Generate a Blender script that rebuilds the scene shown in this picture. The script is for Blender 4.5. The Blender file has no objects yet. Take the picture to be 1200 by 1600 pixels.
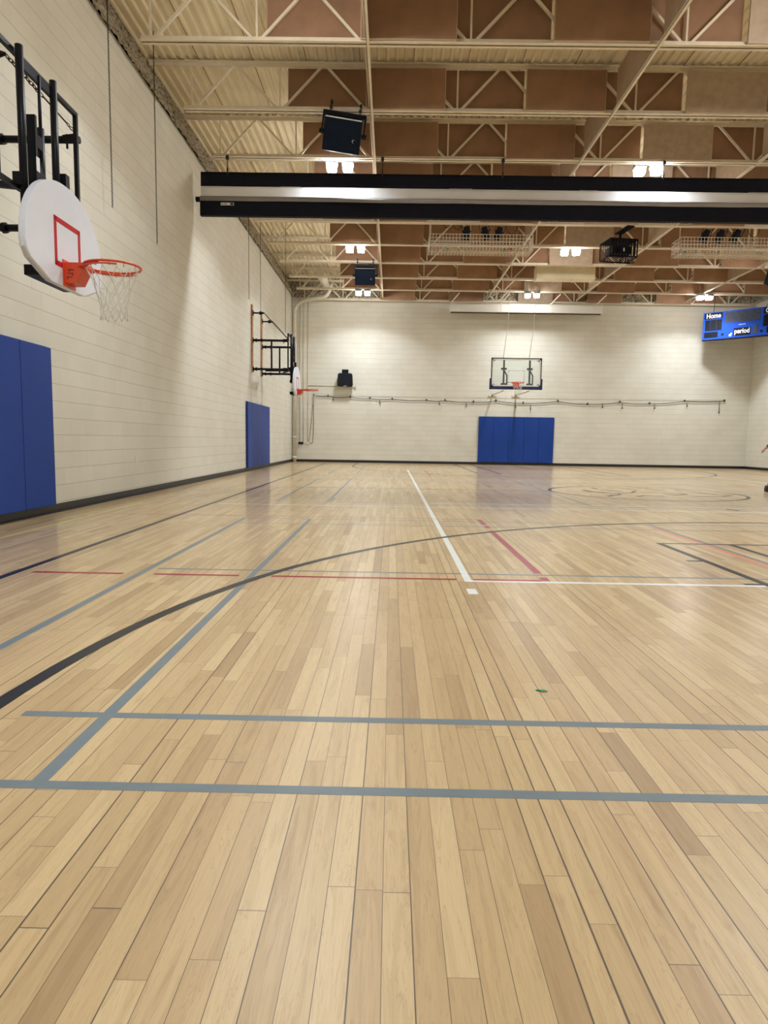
import bpy, bmesh, math, random
from mathutils import Vector, Matrix
random.seed(7)
S = bpy.context.scene
COL = S.collection
PI = math.pi

# ------------------------------------------------------------------ camera
def make_camera():
    f, pitch, yaw, roll, h = 1050.0, 0.1065779, 0.00924, 0.0160547, 0.93105
    cy, sy, cp, sp, cr, sr = math.cos(yaw), math.sin(yaw), math.cos(pitch), math.sin(pitch), math.cos(roll), math.sin(roll)
    right = Vector((cy, sy, 0)); fwd0 = Vector((-sy, cy, 0)); up0 = Vector((0, 0, 1))
    fwd = cp*fwd0 - sp*up0; up = sp*fwd0 + cp*up0
    r2 = cr*right + sr*up; u2 = -sr*right + cr*up
    cam = bpy.data.cameras.new('camera')
    cam.sensor_fit = 'VERTICAL'; cam.sensor_height = 32.0; cam.lens = f/1600*32.0
    cam.clip_start = 0.05; cam.clip_end = 200
    o = bpy.data.objects.new('camera', cam); COL.objects.link(o)
    m = Matrix((r2, u2, -fwd)).transposed().to_4x4(); m.translation = Vector((0, 0, h))
    o.matrix_world = m
    S.camera = o
make_camera()

# ------------------------------------------------------------------ world, exposure, lamp figures
w = bpy.data.worlds.new('world'); S.world = w; w.use_nodes = True
w.node_tree.nodes['Background'].inputs[0].default_value = (0.9, 0.95, 1, 1)
w.node_tree.nodes['Background'].inputs[1].default_value = 0.0
S.view_settings.view_transform = 'Standard'; S.view_settings.look = 'None'
S.view_settings.exposure = 0.70; S.view_settings.gamma = 1; S.view_settings.use_curve_mapping = False
LAMP_WATTS = 590.0        # each fixture, both heads together
LAMP_CONE = 136.0         # degrees
LENS_STRENGTH = 56.0
LAMP_COLS = (-1.15, 5.13, 11.5)
LAMP_ROWS = (2.4, 8.4, 14.40, 20.36, 25.70)

# ------------------------------------------------------------------ room figures (metres; X right, Y away from the camera)
XL, XR, YN, YF = -4.05, 14.42, -1.6, 27.6
ZW = 6.60                 # top of block walls
ZJ = 6.52                 # underside of joists
ZT = 7.30                 # top of joists
ZD = 7.33                 # underside of roof deck
JOISTS = (2.3, 4.25, 6.2, 8.2, 10.2, 12.2, 14.15, 16.1, 18.1, 20.1, 22.1, 24.1, 25.95, 27.35)

# ------------------------------------------------------------------ helpers
def nd(nt, t, **kw):
    n = nt.nodes.new(t)
    for k, v in kw.items(): setattr(n, k, v)
    return n
def math_(nt, op, a, b=None, c=None):
    n = nt.nodes.new('ShaderNodeMath'); n.operation = op
    for i, v in enumerate((a, b, c)):
        if v is None: continue
        if isinstance(v, (int, float)): n.inputs[i].default_value = v
        else: nt.links.new(v, n.inputs[i])
    return n.outputs[0]
def mixc(nt, fac, a, b, mode='MIX'):
    n = nt.nodes.new('ShaderNodeMix'); n.data_type = 'RGBA'; n.blend_type = mode
    for i, v in ((0, fac), (6, a), (7, b)):
        if isinstance(v, (int, float)): n.inputs[i].default_value = v
        elif isinstance(v, tuple): n.inputs[i].default_value = (*v[:3], 1)
        else: nt.links.new(v, n.inputs[i])
    return n.outputs[2]
def ramp(nt, fac, stops):
    n = nt.nodes.new('ShaderNodeValToRGB'); e = n.color_ramp.elements
    while len(e) < len(stops): e.new(0.5)
    for el, (p, c) in zip(e, stops):
        el.position = p; el.color = (*c[:3], 1) if not isinstance(c, (int, float)) else (c, c, c, 1)
    nt.links.new(fac, n.inputs[0]); return n.outputs[0]
def noise(nt, vec, scale, detail=3, rough=0.55):
    n = nd(nt, 'ShaderNodeTexNoise'); n.inputs['Scale'].default_value = scale
    n.inputs['Detail'].default_value = detail; n.inputs['Roughness'].default_value = rough
    if vec is not None: nt.links.new(vec, n.inputs['Vector'])
    return n.outputs[0]
def base(name):
    m = bpy.data.materials.new(name); m.use_nodes = True
    return m, m.node_tree, m.node_tree.nodes['Principled BSDF']
def pm(name, color, rough=0.5, metal=0.0, var=0.12, scale=6.0, bump=0.0, bscale=60, coat=0.0, spec=None):
    m, nt, b = base(name)
    tc = nd(nt, 'ShaderNodeTexCoord')
    n = noise(nt, tc.outputs['Object'], scale)
    dark = tuple(c*(1-var) for c in color); lite = tuple(min(1, c*(1+var)) for c in color)
    nt.links.new(ramp(nt, n, [(0.3, dark), (0.7, lite)]), b.inputs['Base Color'])
    b.inputs['Roughness'].default_value = rough; b.inputs['Metallic'].default_value = metal
    b.inputs['Coat Weight'].default_value = coat
    if spec is not None: b.inputs['Specular IOR Level'].default_value = spec
    if bump:
        bn = nd(nt, 'ShaderNodeBump'); bn.inputs['Strength'].default_value = bump; bn.inputs['Distance'].default_value = 0.01
        nt.links.new(noise(nt, tc.outputs['Object'], bscale), bn.inputs['Height'])
        nt.links.new(bn.outputs[0], b.inputs['Normal'])
    return m
def emis(name, color, strength):
    m, nt, b = base(name)
    b.inputs['Base Color'].default_value = (0.9, 0.9, 0.9, 1)
    b.inputs['Emission Color'].default_value = (*color, 1); b.inputs['Emission Strength'].default_value = strength
    return m

class MB:
    def __init__(s): s.bm = bmesh.new()
    def box(s, c, d, rot=None, mi=0, bev=0.0):
        r = bmesh.ops.create_cube(s.bm, size=1.0); vs = r['verts']
        M = Matrix.Translation(Vector(c)) @ (rot.to_4x4() if rot is not None else Matrix.Identity(4)) @ Matrix.Diagonal((*d, 1))
        bmesh.ops.transform(s.bm, matrix=M, verts=vs)
        fs = set(f for v in vs for f in v.link_faces)
        for f in fs: f.material_index = mi
        if bev:
            es = list(set(e for v in vs for e in v.link_edges))
            r = bmesh.ops.bevel(s.bm, geom=es, offset=bev, segments=2, affect='EDGES', profile=0.6)
            for f in r['faces']: f.material_index = mi
        return s
    def b2(s, x0, x1, y0, y1, z0, z1, **k):
        return s.box(((x0+x1)/2, (y0+y1)/2, (z0+z1)/2), (abs(x1-x0), abs(y1-y0), abs(z1-z0)), **k)
    def tube(s, pts, r, n=8, closed=False, cap=True, mi=0, smooth=True):
        P = [Vector(p) for p in pts]; N = len(P); rings = []
        rr = r if isinstance(r, (list, tuple)) else [r]*N
        up = None
        for i, p in enumerate(P):
            if closed: t = (P[(i+1) % N] - P[i-1])
            elif i == 0: t = P[1]-P[0]
            elif i == N-1: t = P[-1]-P[-2]
            else: t = (P[i+1]-p).normalized() + (p-P[i-1]).normalized()
            if t.length < 1e-9: t = Vector((0, 0, 1))
            t.normalize()
            if up is None:
                up = Vector((0, 0, 1)) if abs(t.z) < 0.9 else Vector((1, 0, 0))
            a = t.cross(up)
            if a.length < 1e-6: a = t.orthogonal()
            a.normalize(); b_ = a.cross(t).normalized(); up = b_
            rings.append([s.bm.verts.new(p + (a*math.cos(2*PI*k/n) + b_*math.sin(2*PI*k/n))*rr[i]) for k in range(n)])
        fs = []
        for i in range(N if closed else N-1):
            A, B = rings[i], rings[(i+1) % N]
            for k in range(n): fs.append(s.bm.faces.new((A[k], A[(k+1) % n], B[(k+1) % n], B[k])))
        if cap and not closed: fs.append(s.bm.faces.new(rings[0][::-1])); fs.append(s.bm.faces.new(rings[-1]))
        for f in fs: f.material_index = mi; f.smooth = smooth and len(f.verts) == 4
        return s
    def bar(s, a, b, w, d, mi=0):
        a, b = Vector(a), Vector(b); t = b-a; L = t.length; t.normalize()
        up = Vector((0, 1, 0)) if abs(t.y) < 0.9 else Vector((0, 0, 1))
        x = t.cross(up).normalized(); y = x.cross(t).normalized()
        R = Matrix((x, y, t)).transposed()
        return s.box((a+b)/2, (w, d, L), rot=R, mi=mi)
    def prism(s, pts, axis, a0, a1, mi=0, bev=0.0):
        # pts 2D in the plane of the other two axes, extruded along axis from a0 to a1
        def v3(p, a):
            return {'x': (a, p[0], p[1]), 'y': (p[0], a, p[1]), 'z': (p[0], p[1], a)}[axis]
        A = [s.bm.verts.new(v3(p, a0)) for p in pts]; B = [s.bm.verts.new(v3(p, a1)) for p in pts]
        n = len(pts); fa = s.bm.faces.new(A[::-1]); fb = s.bm.faces.new(B); fs = [fa, fb]
        for i in range(n): fs.append(s.bm.faces.new((A[i], A[(i+1) % n], B[(i+1) % n], B[i])))
        for f in fs: f.material_index = mi
        if bev:
            es = list(fa.edges)+list(fb.edges)
            r = bmesh.ops.bevel(s.bm, geom=es, offset=bev, segments=3, affect='EDGES', profile=0.6)
            for f in r['faces']: f.material_index = mi; f.smooth = True
        return s
    def lathe(s, prof, c=(0, 0, 0), n=24, mi=0):
        rings = []
        for r, z in prof:
            rings.append([s.bm.verts.new((c[0]+r*math.cos(2*PI*k/n), c[1]+r*math.sin(2*PI*k/n), c[2]+z)) for k in range(n)])
        for A, B in zip(rings, rings[1:]):
            for k in range(n):
                f = s.bm.faces.new((A[k], A[(k+1) % n], B[(k+1) % n], B[k])); f.smooth = True; f.material_index = mi
        s.bm.faces.new(rings[0][::-1]).material_index = mi; s.bm.faces.new(rings[-1]).material_index = mi
        return s
    def chain(s, p0, p1, link=0.04, wire=0.004, seg=8, n=4):
        p0, p1 = Vector(p0), Vector(p1); L = (p1-p0).length; cnt = max(1, int(L/(link*0.72)))
        t = (p1-p0).normalized(); a = t.orthogonal().normalized(); b = t.cross(a)
        for i in range(cnt):
            c = p0 + (p1-p0)*((i+0.5)/cnt); side = a if i % 2 else b
            pts = [c + t*(link*0.5*math.cos(2*PI*k/seg)) + side*(link*0.28*math.sin(2*PI*k/seg)) for k in range(seg)]
            s.tube(pts, wire, n=n, closed=True)
        return s
    def build(s, name, mats, parent=None, loc=None, recalc=True):
        if recalc: bmesh.ops.recalc_face_normals(s.bm, faces=s.bm.faces)
        me = bpy.data.meshes.new(name); s.bm.to_mesh(me); s.bm.free()
        for m in (mats if isinstance(mats, (list, tuple)) else [mats]): me.materials.append(m)
        o = bpy.data.objects.new(name, me); COL.objects.link(o)
        if parent: o.parent = parent
        if loc: o.location = loc
        return o

def tag(o, label=None, cat=None, group=None, kind=None):
    if label: o['label'] = label
    if cat: o['category'] = cat
    if group: o['group'] = group
    if kind: o['kind'] = kind
    return o
def thing(name, loc, label, cat, group=None, rz=0.0):
    o = bpy.data.objects.new(name, None); COL.objects.link(o); o.empty_display_size = 0.1
    o.location = loc; o.rotation_euler = (0, 0, rz)
    return tag(o, label, cat, group)
def struct(o): o['kind'] = 'structure'; return o
def copy_tree(o, parent=None):
    c = o.copy(); COL.objects.link(c)
    if parent: c.parent = parent
    for ch in list(o.children): copy_tree(ch, c)
    return c
def text(s, size, loc, parent, mat, name='lettering', rot=(PI/2, 0, 0), bold=0.0, sx=1.0, align='CENTER'):
    cu = bpy.data.curves.new(name, 'FONT'); cu.body = s; cu.size = size; cu.extrude = 0.003; cu.offset = bold
    cu.align_x = align; cu.align_y = 'CENTER'
    o = bpy.data.objects.new(name, cu); COL.objects.link(o); o.parent = parent
    bpy.context.view_layer.update()
    me = bpy.data.meshes.new_from_object(o.evaluated_get(bpy.context.evaluated_depsgraph_get()))
    bpy.data.objects.remove(o); me.name = name; me.materials.clear(); me.materials.append(mat)
    o = bpy.data.objects.new(name, me); COL.objects.link(o); o.parent = parent
    o.location = loc; o.rotation_euler = rot; o.scale = (sx, 1, 1)
    return o
ORD = ['first', 'second', 'third', 'fourth', 'fifth', 'sixth', 'seventh', 'eighth', 'ninth', 'tenth', 'eleventh', 'twelfth', 'thirteenth', 'fourteenth']

# ------------------------------------------------------------------ materials
def block_wall_mat(name, axis):
    m, nt, b = base(name)
    tc = nd(nt, 'ShaderNodeTexCoord'); sp = nd(nt, 'ShaderNodeSeparateXYZ'); nt.links.new(tc.outputs['Object'], sp.inputs[0])
    u = sp.outputs[axis]; z = sp.outputs[2]
    H, W = 0.2032, 0.4064
    row = math_(nt, 'DIVIDE', math_(nt, 'SUBTRACT', z, 0.117), H)
    ri = math_(nt, 'FLOOR', row); rf = math_(nt, 'FRACT', row)
    odd = math_(nt, 'MULTIPLY', math_(nt, 'MODULO', math_(nt, 'ADD', ri, 100), 2.0), 0.5)
    cu = math_(nt, 'ADD', math_(nt, 'DIVIDE', math_(nt, 'ADD', u, 100.0), W), odd)
    ci = math_(nt, 'FLOOR', cu); cf = math_(nt, 'FRACT', cu)
    dz = math_(nt, 'MULTIPLY', math_(nt, 'MINIMUM', rf, math_(nt, 'SUBTRACT', 1.0, rf)), H)
    du = math_(nt, 'MULTIPLY', math_(nt, 'MINIMUM', cf, math_(nt, 'SUBTRACT', 1.0, cf)), W)
    jz = ramp(nt, math_(nt, 'DIVIDE', dz, 0.01), [(0.1, 1.0), (0.55, 0.0)])
    ju = ramp(nt, math_(nt, 'DIVIDE', du, 0.01), [(0.1, 1.0), (0.5, 0.0)])
    cv = nd(nt, 'ShaderNodeCombineXYZ'); nt.links.new(ri, cv.inputs[0]); nt.links.new(ci, cv.inputs[1])
    wn = nd(nt, 'ShaderNodeTexWhiteNoise', noise_dimensions='2D'); nt.links.new(cv.outputs[0], wn.inputs['Vector'])
    blk = mixc(nt, wn.outputs[0], (0.680, 0.662, 0.580), (0.715, 0.695, 0.612))
    # vertical joints are filled with paint and only show here and there
    jn = ramp(nt, noise(nt, tc.outputs['Object'], 1.3, 2), [(0.45, 0.0), (0.7, 1.0)])
    ju2 = math_(nt, 'MULTIPLY', ju, math_(nt, 'MULTIPLY', jn, 0.6))
    joint = math_(nt, 'MAXIMUM', math_(nt, 'MULTIPLY', jz, 0.85), ju2)
    st = ramp(nt, noise(nt, tc.outputs['Object'], 0.9, 4), [(0.35, (0.93, 0.92, 0.90)), (0.65, (1.0, 1.0, 1.0))])
    col = mixc(nt, 1.0, mixc(nt, joint, blk, (0.43, 0.39, 0.31)), st, 'MULTIPLY')
    nt.links.new(col, b.inputs['Base Color'])
    b.inputs['Roughness'].default_value = 0.62; b.inputs['Specular IOR Level'].default_value = 0.3
    hgt = math_(nt, 'SUBTRACT', math_(nt, 'MULTIPLY', noise(nt, tc.outputs['Object'], 70, 3), 0.35), math_(nt, 'MULTIPLY', joint, 1.0))
    bn = nd(nt, 'ShaderNodeBump'); bn.inputs['Strength'].default_value = 0.5; bn.inputs['Distance'].default_value = 0.004
    nt.links.new(hgt, bn.inputs['Height']); nt.links.new(bn.outputs[0], b.inputs['Normal'])
    return m

def gloss(nt, b, extra=None):
    # worn varnish under a thin clear coat: fine scratches blur steep reflections, low ones stay clear
    lw = nd(nt, 'ShaderNodeLayerWeight'); lw.inputs[0].default_value = 0.5
    mr = nd(nt, 'ShaderNodeMapRange'); nt.links.new(lw.outputs['Facing'], mr.inputs[0]); mr.interpolation_type = 'SMOOTHSTEP'
    mr.inputs[1].default_value = 0.60; mr.inputs[2].default_value = 0.97; mr.inputs[3].default_value = 0.36; mr.inputs[4].default_value = 0.10
    nt.links.new(mr.outputs[0], b.inputs['Coat Roughness'])
    b.inputs['Coat Weight'].default_value = 0.58; b.inputs['Coat IOR'].default_value = 1.5
    b.inputs['Specular IOR Level'].default_value = 0.28
    if extra is None: b.inputs['Roughness'].default_value = 0.40
    else: nt.links.new(math_(nt, 'ADD', 0.40, extra), b.inputs['Roughness'])
def floor_mat():
    m, nt, b = base('maple_strip_floor')
    tc = nd(nt, 'ShaderNodeTexCoord'); sp = nd(nt, 'ShaderNodeSeparateXYZ'); nt.links.new(tc.outputs['Object'], sp.inputs[0])
    x, y = sp.outputs[0], sp.outputs[1]
    W = 0.0575
    px = math_(nt, 'DIVIDE', math_(nt, 'ADD', x, 20.012), W)
    pi_ = math_(nt, 'FLOOR', px); pf = math_(nt, 'FRACT', px)
    w1 = nd(nt, 'ShaderNodeTexWhiteNoise', noise_dimensions='1D'); nt.links.new(pi_, w1.inputs['W'])
    w1b = nd(nt, 'ShaderNodeTexWhiteNoise', noise_dimensions='1D'); nt.links.new(math_(nt, 'ADD', pi_, 517.3), w1b.inputs['W'])
    LEN = math_(nt, 'ADD', math_(nt, 'MULTIPLY', w1b.outputs[0], 0.5), 0.55)
    py = math_(nt, 'DIVIDE', math_(nt, 'ADD', y, math_(nt, 'ADD', math_(nt, 'MULTIPLY', w1.outputs[0], 3.0), 40.0)), LEN)
    # uneven board lengths: warp the run a little
    wob = nd(nt, 'ShaderNodeTexNoise', noise_dimensions='2D'); wob.inputs['Scale'].default_value = 1.0; wob.inputs['Detail'].default_value = 0
    cw = nd(nt, 'ShaderNodeCombineXYZ'); nt.links.new(math_(nt, 'MULTIPLY', pi_, 7.77), cw.inputs[0]); nt.links.new(math_(nt, 'MULTIPLY', py, 0.45), cw.inputs[1])
    nt.links.new(cw.outputs[0], wob.inputs['Vector'])
    py2 = math_(nt, 'ADD', py, math_(nt, 'MULTIPLY', wob.outputs[0], 1.4))
    bi = math_(nt, 'FLOOR', py2); bf = math_(nt, 'FRACT', py2)
    cid = nd(nt, 'ShaderNodeCombineXYZ'); nt.links.new(pi_, cid.inputs[0]); nt.links.new(bi, cid.inputs[1])
    wn = nd(nt, 'ShaderNodeTexWhiteNoise', noise_dimensions='2D'); nt.links.new(cid.outputs[0], wn.inputs['Vector'])
    rnd = wn.outputs[0]
    tone = ramp(nt, rnd, [(0.0, (0.36, 0.24, 0.115)), (0.03, (0.42, 0.285, 0.140)), (0.10, (0.462, 0.322, 0.160)), (0.55, (0.520, 0.372, 0.190)), (0.85, (0.555, 0.406, 0.213)), (1.0, (0.585, 0.438, 0.236))])
    # grain, shifted per board
    gv = nd(nt, 'ShaderNodeCombineXYZ')
    nt.links.new(math_(nt, 'ADD', math_(nt, 'MULTIPLY', x, 26.0), math_(nt, 'MULTIPLY', rnd, 90.0)), gv.inputs[0])
    nt.links.new(math_(nt, 'MULTIPLY', y, 1.7), gv.inputs[1]); nt.links.new(math_(nt, 'MULTIPLY', rnd, 40.0), gv.inputs[2])
    g1 = nd(nt, 'ShaderNodeTexNoise'); g1.inputs['Scale'].default_value = 1.0; g1.inputs['Detail'].default_value = 5; g1.inputs['Roughness'].default_value = 0.6; g1.inputs['Distortion'].default_value = 1.2
    nt.links.new(gv.outputs[0], g1.inputs['Vector'])
    lines = math_(nt, 'FRACT', math_(nt, 'MULTIPLY', g1.outputs[0], 9.0))
    lines = ramp(nt, lines, [(0.0, 0.0), (0.12, 1.0), (0.9, 1.0), (1.0, 0.0)])
    fine = nd(nt, 'ShaderNodeTexNoise'); fine.inputs['Scale'].default_value = 1.0; fine.inputs['Detail'].default_value = 4
    fv = nd(nt, 'ShaderNodeCombineXYZ'); nt.links.new(math_(nt, 'MULTIPLY', x, 420.0), fv.inputs[0]); nt.links.new(math_(nt, 'MULTIPLY', y, 14.0), fv.inputs[1]); nt.links.new(rnd, fv.inputs[2])
    nt.links.new(fv.outputs[0], fine.inputs['Vector'])
    gr = ramp(nt, g1.outputs[0], [(0.25, (0.80, 0.75, 0.68)), (0.5, (1.0, 1.0, 1.0)), (0.75, (1.07, 1.06, 1.04))])
    c1 = mixc(nt, 1.0, tone, gr, 'MULTIPLY')
    c2 = mixc(nt, math_(nt, 'MULTIPLY', math_(nt, 'SUBTRACT', 1.0, lines), 0.34), c1, (0.30, 0.17, 0.08))
    c3 = mixc(nt, 0.55, c2, ramp(nt, fine.outputs[0], [(0.3, (0.88, 0.86, 0.83)), (0.7, (1.06, 1.06, 1.06))]), 'MULTIPLY')
    # broad figure and dark mineral marks
    mv = nd(nt, 'ShaderNodeCombineXYZ'); nt.links.new(math_(nt, 'MULTIPLY', x, 14.0), mv.inputs[0]); nt.links.new(math_(nt, 'MULTIPLY', y, 5.0), mv.inputs[1]); nt.links.new(math_(nt, 'MULTIPLY', rnd, 77.0), mv.inputs[2])
    mk = ramp(nt, noise(nt, mv.outputs[0], 1.0, 3), [(0.67, 0.0), (0.8, 0.55)])
    c4 = mixc(nt, mk, c3, (0.31, 0.17, 0.085))
    # seams
    dx = math_(nt, 'MULTIPLY', math_(nt, 'MINIMUM', pf, math_(nt, 'SUBTRACT', 1.0, pf)), W)
    side = math_(nt, 'FLOOR', math_(nt, 'ADD', px, 0.5))
    ws = nd(nt, 'ShaderNodeTexWhiteNoise', noise_dimensions='1D'); nt.links.new(math_(nt, 'ADD', side, 91.7), ws.inputs['W'])
    hw = math_(nt, 'ADD', math_(nt, 'MULTIPLY', math_(nt, 'POWER', ws.outputs[0], 3.0), 0.0015), 0.0006)
    sx = math_(nt, 'LESS_THAN', dx, hw)
    dy = math_(nt, 'MULTIPLY', math_(nt, 'MINIMUM', bf, math_(nt, 'SUBTRACT', 1.0, bf)), LEN)
    sy = math_(nt, 'MULTIPLY', math_(nt, 'LESS_THAN', dy, 0.0008), 0.8)
    seam = math_(nt, 'MAXIMUM', sx, sy)
    c5 = mixc(nt, math_(nt, 'MULTIPLY', seam, 0.92), c4, (0.06, 0.035, 0.02))
    nt.links.new(c5, b.inputs['Base Color'])
    scr = noise(nt, tc.outputs['Object'], 3.0, 6, 0.7)
    gloss(nt, b, math_(nt, 'MULTIPLY', math_(nt, 'SUBTRACT', scr, 0.5), 0.10))
    b.inputs['IOR'].default_value = 1.5
    bn = nd(nt, 'ShaderNodeBump'); bn.inputs['Strength'].default_value = 0.22; bn.inputs['Distance'].default_value = 0.004
    cup = math_(nt, 'MULTIPLY', math_(nt, 'POWER', math_(nt, 'ABSOLUTE', math_(nt, 'SUBTRACT', pf, 0.5)), 2.0), 0.5)
    hh = math_(nt, 'ADD', math_(nt, 'SUBTRACT', math_(nt, 'MULTIPLY', rnd, 0.10), math_(nt, 'MULTIPLY', seam, 0.5)), math_(nt, 'ADD', cup, math_(nt, 'MULTIPLY', noise(nt, tc.outputs['Object'], 25, 3), 0.25)))
    nt.links.new(hh, bn.inputs['Height']); nt.links.new(bn.outputs[0], b.inputs['Normal'])
    return m

def paint(name, c): 
    m = pm(name, c, rough=0.26, var=0.06, scale=9)
    gloss(m.node_tree, m.node_tree.nodes['Principled BSDF'])
    m.node_tree.nodes['Principled BSDF'].inputs['Specular IOR Level'].default_value = 0.10
    m.node_tree.nodes['Principled BSDF'].inputs['Coat Weight'].default_value = 0.40
    return m
M = {}
M['wall_y'] = block_wall_mat('painted_block_side', 1)
M['wall_x'] = block_wall_mat('painted_block_end', 0)
M['floor'] = floor_mat()
M['grey'] = paint('grey_line_paint', (0.150, 0.185, 0.203))
M['black'] = paint('black_line_paint', (0.012, 0.013, 0.017))
M['white'] = paint('white_line_paint', (0.70, 0.72, 0.70))
M['red'] = paint('red_line_paint', (0.30, 0.008, 0.025))
M['maroon'] = paint('maroon_line_paint', (0.33, 0.045, 0.075))
M['salmon'] = paint('salmon_line_paint', (0.62, 0.22, 0.13))
M['yellow'] = paint('yellow_line_paint', (0.58, 0.47, 0.13))
M['base'] = pm('black_rubber_base', (0.010, 0.011, 0.014), rough=0.42, var=0.2)
M['cream'] = pm('cream_steel', (0.80, 0.725, 0.59), rough=0.5, var=0.06)
M['deck'] = pm('cream_roof_deck', (0.85, 0.765, 0.575), rough=0.55, var=0.07, scale=2.0)
M['baffle'] = pm('brown_baffle_fabric', (0.36, 0.218, 0.140), rough=0.95, var=0.13, scale=2.5, bump=0.5, bscale=240, spec=0.1)
M['edge'] = pm('baffle_edge', (0.56, 0.46, 0.36), rough=0.9, var=0.06, spec=0.1)
M['tan'] = pm('lit_tan_baffle', (0.50, 0.38, 0.28), rough=0.9, var=0.08, bump=0.3, bscale=160, spec=0.1)  # lamp light on the lengthwise boards, put into a lighter colour
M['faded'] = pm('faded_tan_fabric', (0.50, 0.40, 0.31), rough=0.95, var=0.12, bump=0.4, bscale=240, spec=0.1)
M['pad'] = pm('blue_pad_vinyl', (0.008, 0.045, 0.26), rough=0.5, var=0.05, scale=3, spec=0.25)
M['blkmetal'] = pm('black_powder_coat', (0.006, 0.006, 0.009), rough=0.42, var=0.2, spec=0.16)
M['blkmat'] = pm('black_matt', (0.010, 0.011, 0.016), rough=0.7, var=0.15, spec=0.15)
M['navy'] = pm('dark_navy_vinyl', (0.005, 0.006, 0.014), rough=0.7, var=0.15, spec=0.2)
M['spkr'] = pm('speaker_cabinet', (0.006, 0.009, 0.018), rough=0.55, var=0.1, spec=0.15)
M['grille'] = pm('speaker_grille', (0.005, 0.011, 0.026), rough=0.6, var=0.15, spec=0.12, bump=0.3, bscale=300)
M['board'] = pm('white_backboard', (0.70, 0.72, 0.80), rough=0.3, var=0.02)
M['target'] = pm('red_target_paint', (0.50, 0.008, 0.012), rough=0.4, var=0.05, spec=0.15)
M['rim'] = pm('orange_red_rim', (0.66, 0.07, 0.02), rough=0.35, var=0.07)
M['net'] = pm('white_net_cord', (0.72, 0.70, 0.66), rough=0.8, var=0.1)
M['chain'] = pm('dark_chain_steel', (0.06, 0.055, 0.05), rough=0.4, metal=0.8)
M['steel'] = pm('bright_steel', (0.6, 0.6, 0.6), rough=0.3, metal=0.9)
M['wood'] = pm('varnished_plank', (0.42, 0.20, 0.085), rough=0.45, var=0.25, scale=12)
M['sticker'] = pm('white_sticker', (0.78, 0.78, 0.78), rough=0.5, var=0.02)
M['ink'] = pm('dark_ink', (0.02, 0.02, 0.02), rough=0.6)
M['lens'] = emis('lamp_lens', (1.0, 0.98, 0.94), LENS_STRENGTH)
M['lampbody'] = pm('grey_lamp_body', (0.35, 0.35, 0.35), rough=0.4, var=0.02)
M['case'] = pm('white_screen_case', (0.74, 0.73, 0.68), rough=0.4, var=0.02)
M['wire'] = pm('cream_wire', (0.78, 0.70, 0.58), rough=0.45, var=0.04)
M['pipe'] = pm('painted_pipe', (0.70, 0.655, 0.545), rough=0.5, var=0.05)
M['blue'] = pm('scoreboard_blue', (0.012, 0.075, 0.55), rough=0.6, var=0.04, spec=0.15)
M['panel'] = pm('scoreboard_black', (0.006, 0.007, 0.013), rough=0.6, spec=0.15, var=0.2)
M['screenmesh'] = pm('scoreboard_led_screen', (0.030, 0.042, 0.080), rough=0.7, var=0.35, scale=9)
M['letter'] = pm('white_lettering', (0.85, 0.85, 0.85), rough=0.4, var=0.01)
M['plastic'] = pm('ivory_plastic', (0.74, 0.71, 0.62), rough=0.4, var=0.03)
M['skin'] = pm('skin', (0.36, 0.17, 0.13), rough=0.55, var=0.05)
M['sleeve'] = pm('maroon_jersey', (0.10, 0.012, 0.030), rough=0.8, var=0.15)
M['shorts'] = pm('black_shorts', (0.012, 0.012, 0.015), rough=0.85, var=0.2)
M['hair'] = pm('dark_brown_hair', (0.03, 0.018, 0.010), rough=0.7, var=0.3, scale=60)
M['shoe'] = pm('black_shoe', (0.012, 0.012, 0.012), rough=0.5, var=0.2)
M['green'] = pm('green_scrap', (0.03, 0.24, 0.10), rough=0.6, var=0.2, scale=80)

def rough_mat():
    m, nt, b = base('sprayed_fireproofing')
    tc = nd(nt, 'ShaderNodeTexCoord')
    n1 = noise(nt, tc.outputs['Object'], 14, 6, 0.75)
    c = ramp(nt, n1, [(0.36, (0.05, 0.04, 0.03)), (0.45, (0.42, 0.36, 0.27)), (0.55, (0.66, 0.60, 0.48)), (0.75, (0.80, 0.75, 0.63))])
    nt.links.new(c, b.inputs['Base Color']); b.inputs['Roughness'].default_value = 0.95
    bn = nd(nt, 'ShaderNodeBump'); bn.inputs['Strength'].default_value = 1.0; bn.inputs['Distance'].default_value = 0.05
    nt.links.new(n1, bn.inputs['Height']); nt.links.new(bn.outputs[0], b.inputs['Normal'])
    return m
M['rough'] = rough_mat()
def vinyl_mesh_mat():
    m, nt, b = base('white_curtain_mesh')
    out = nt.nodes['Material Output']
    tc = nd(nt, 'ShaderNodeTexCoord'); c = ramp(nt, noise(nt, tc.outputs['Object'], 1.2, 3), [(0.3, (0.60, 0.58, 0.56)), (0.7, (0.76, 0.75, 0.74))])
    nt.links.new(c, b.inputs['Base Color']); b.inputs['Roughness'].default_value = 0.6
    tr = nd(nt, 'ShaderNodeBsdfTransparent'); mx = nd(nt, 'ShaderNodeMixShader'); mx.inputs[0].default_value = 0.76
    tl = nd(nt, 'ShaderNodeBsdfTranslucent'); tl.inputs[0].default_value = (0.85, 0.86, 0.88, 1); m2 = nd(nt, 'ShaderNodeMixShader'); m2.inputs[0].default_value = 0.5
    nt.links.new(b.outputs[0], m2.inputs[1]); nt.links.new(tl.outputs[0], m2.inputs[2])
    nt.links.new(tr.outputs[0], mx.inputs[1]); nt.links.new(m2.outputs[0], mx.inputs[2]); nt.links.new(mx.outputs[0], out.inputs[0])
    return m
M['mesh'] = vinyl_mesh_mat()
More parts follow.
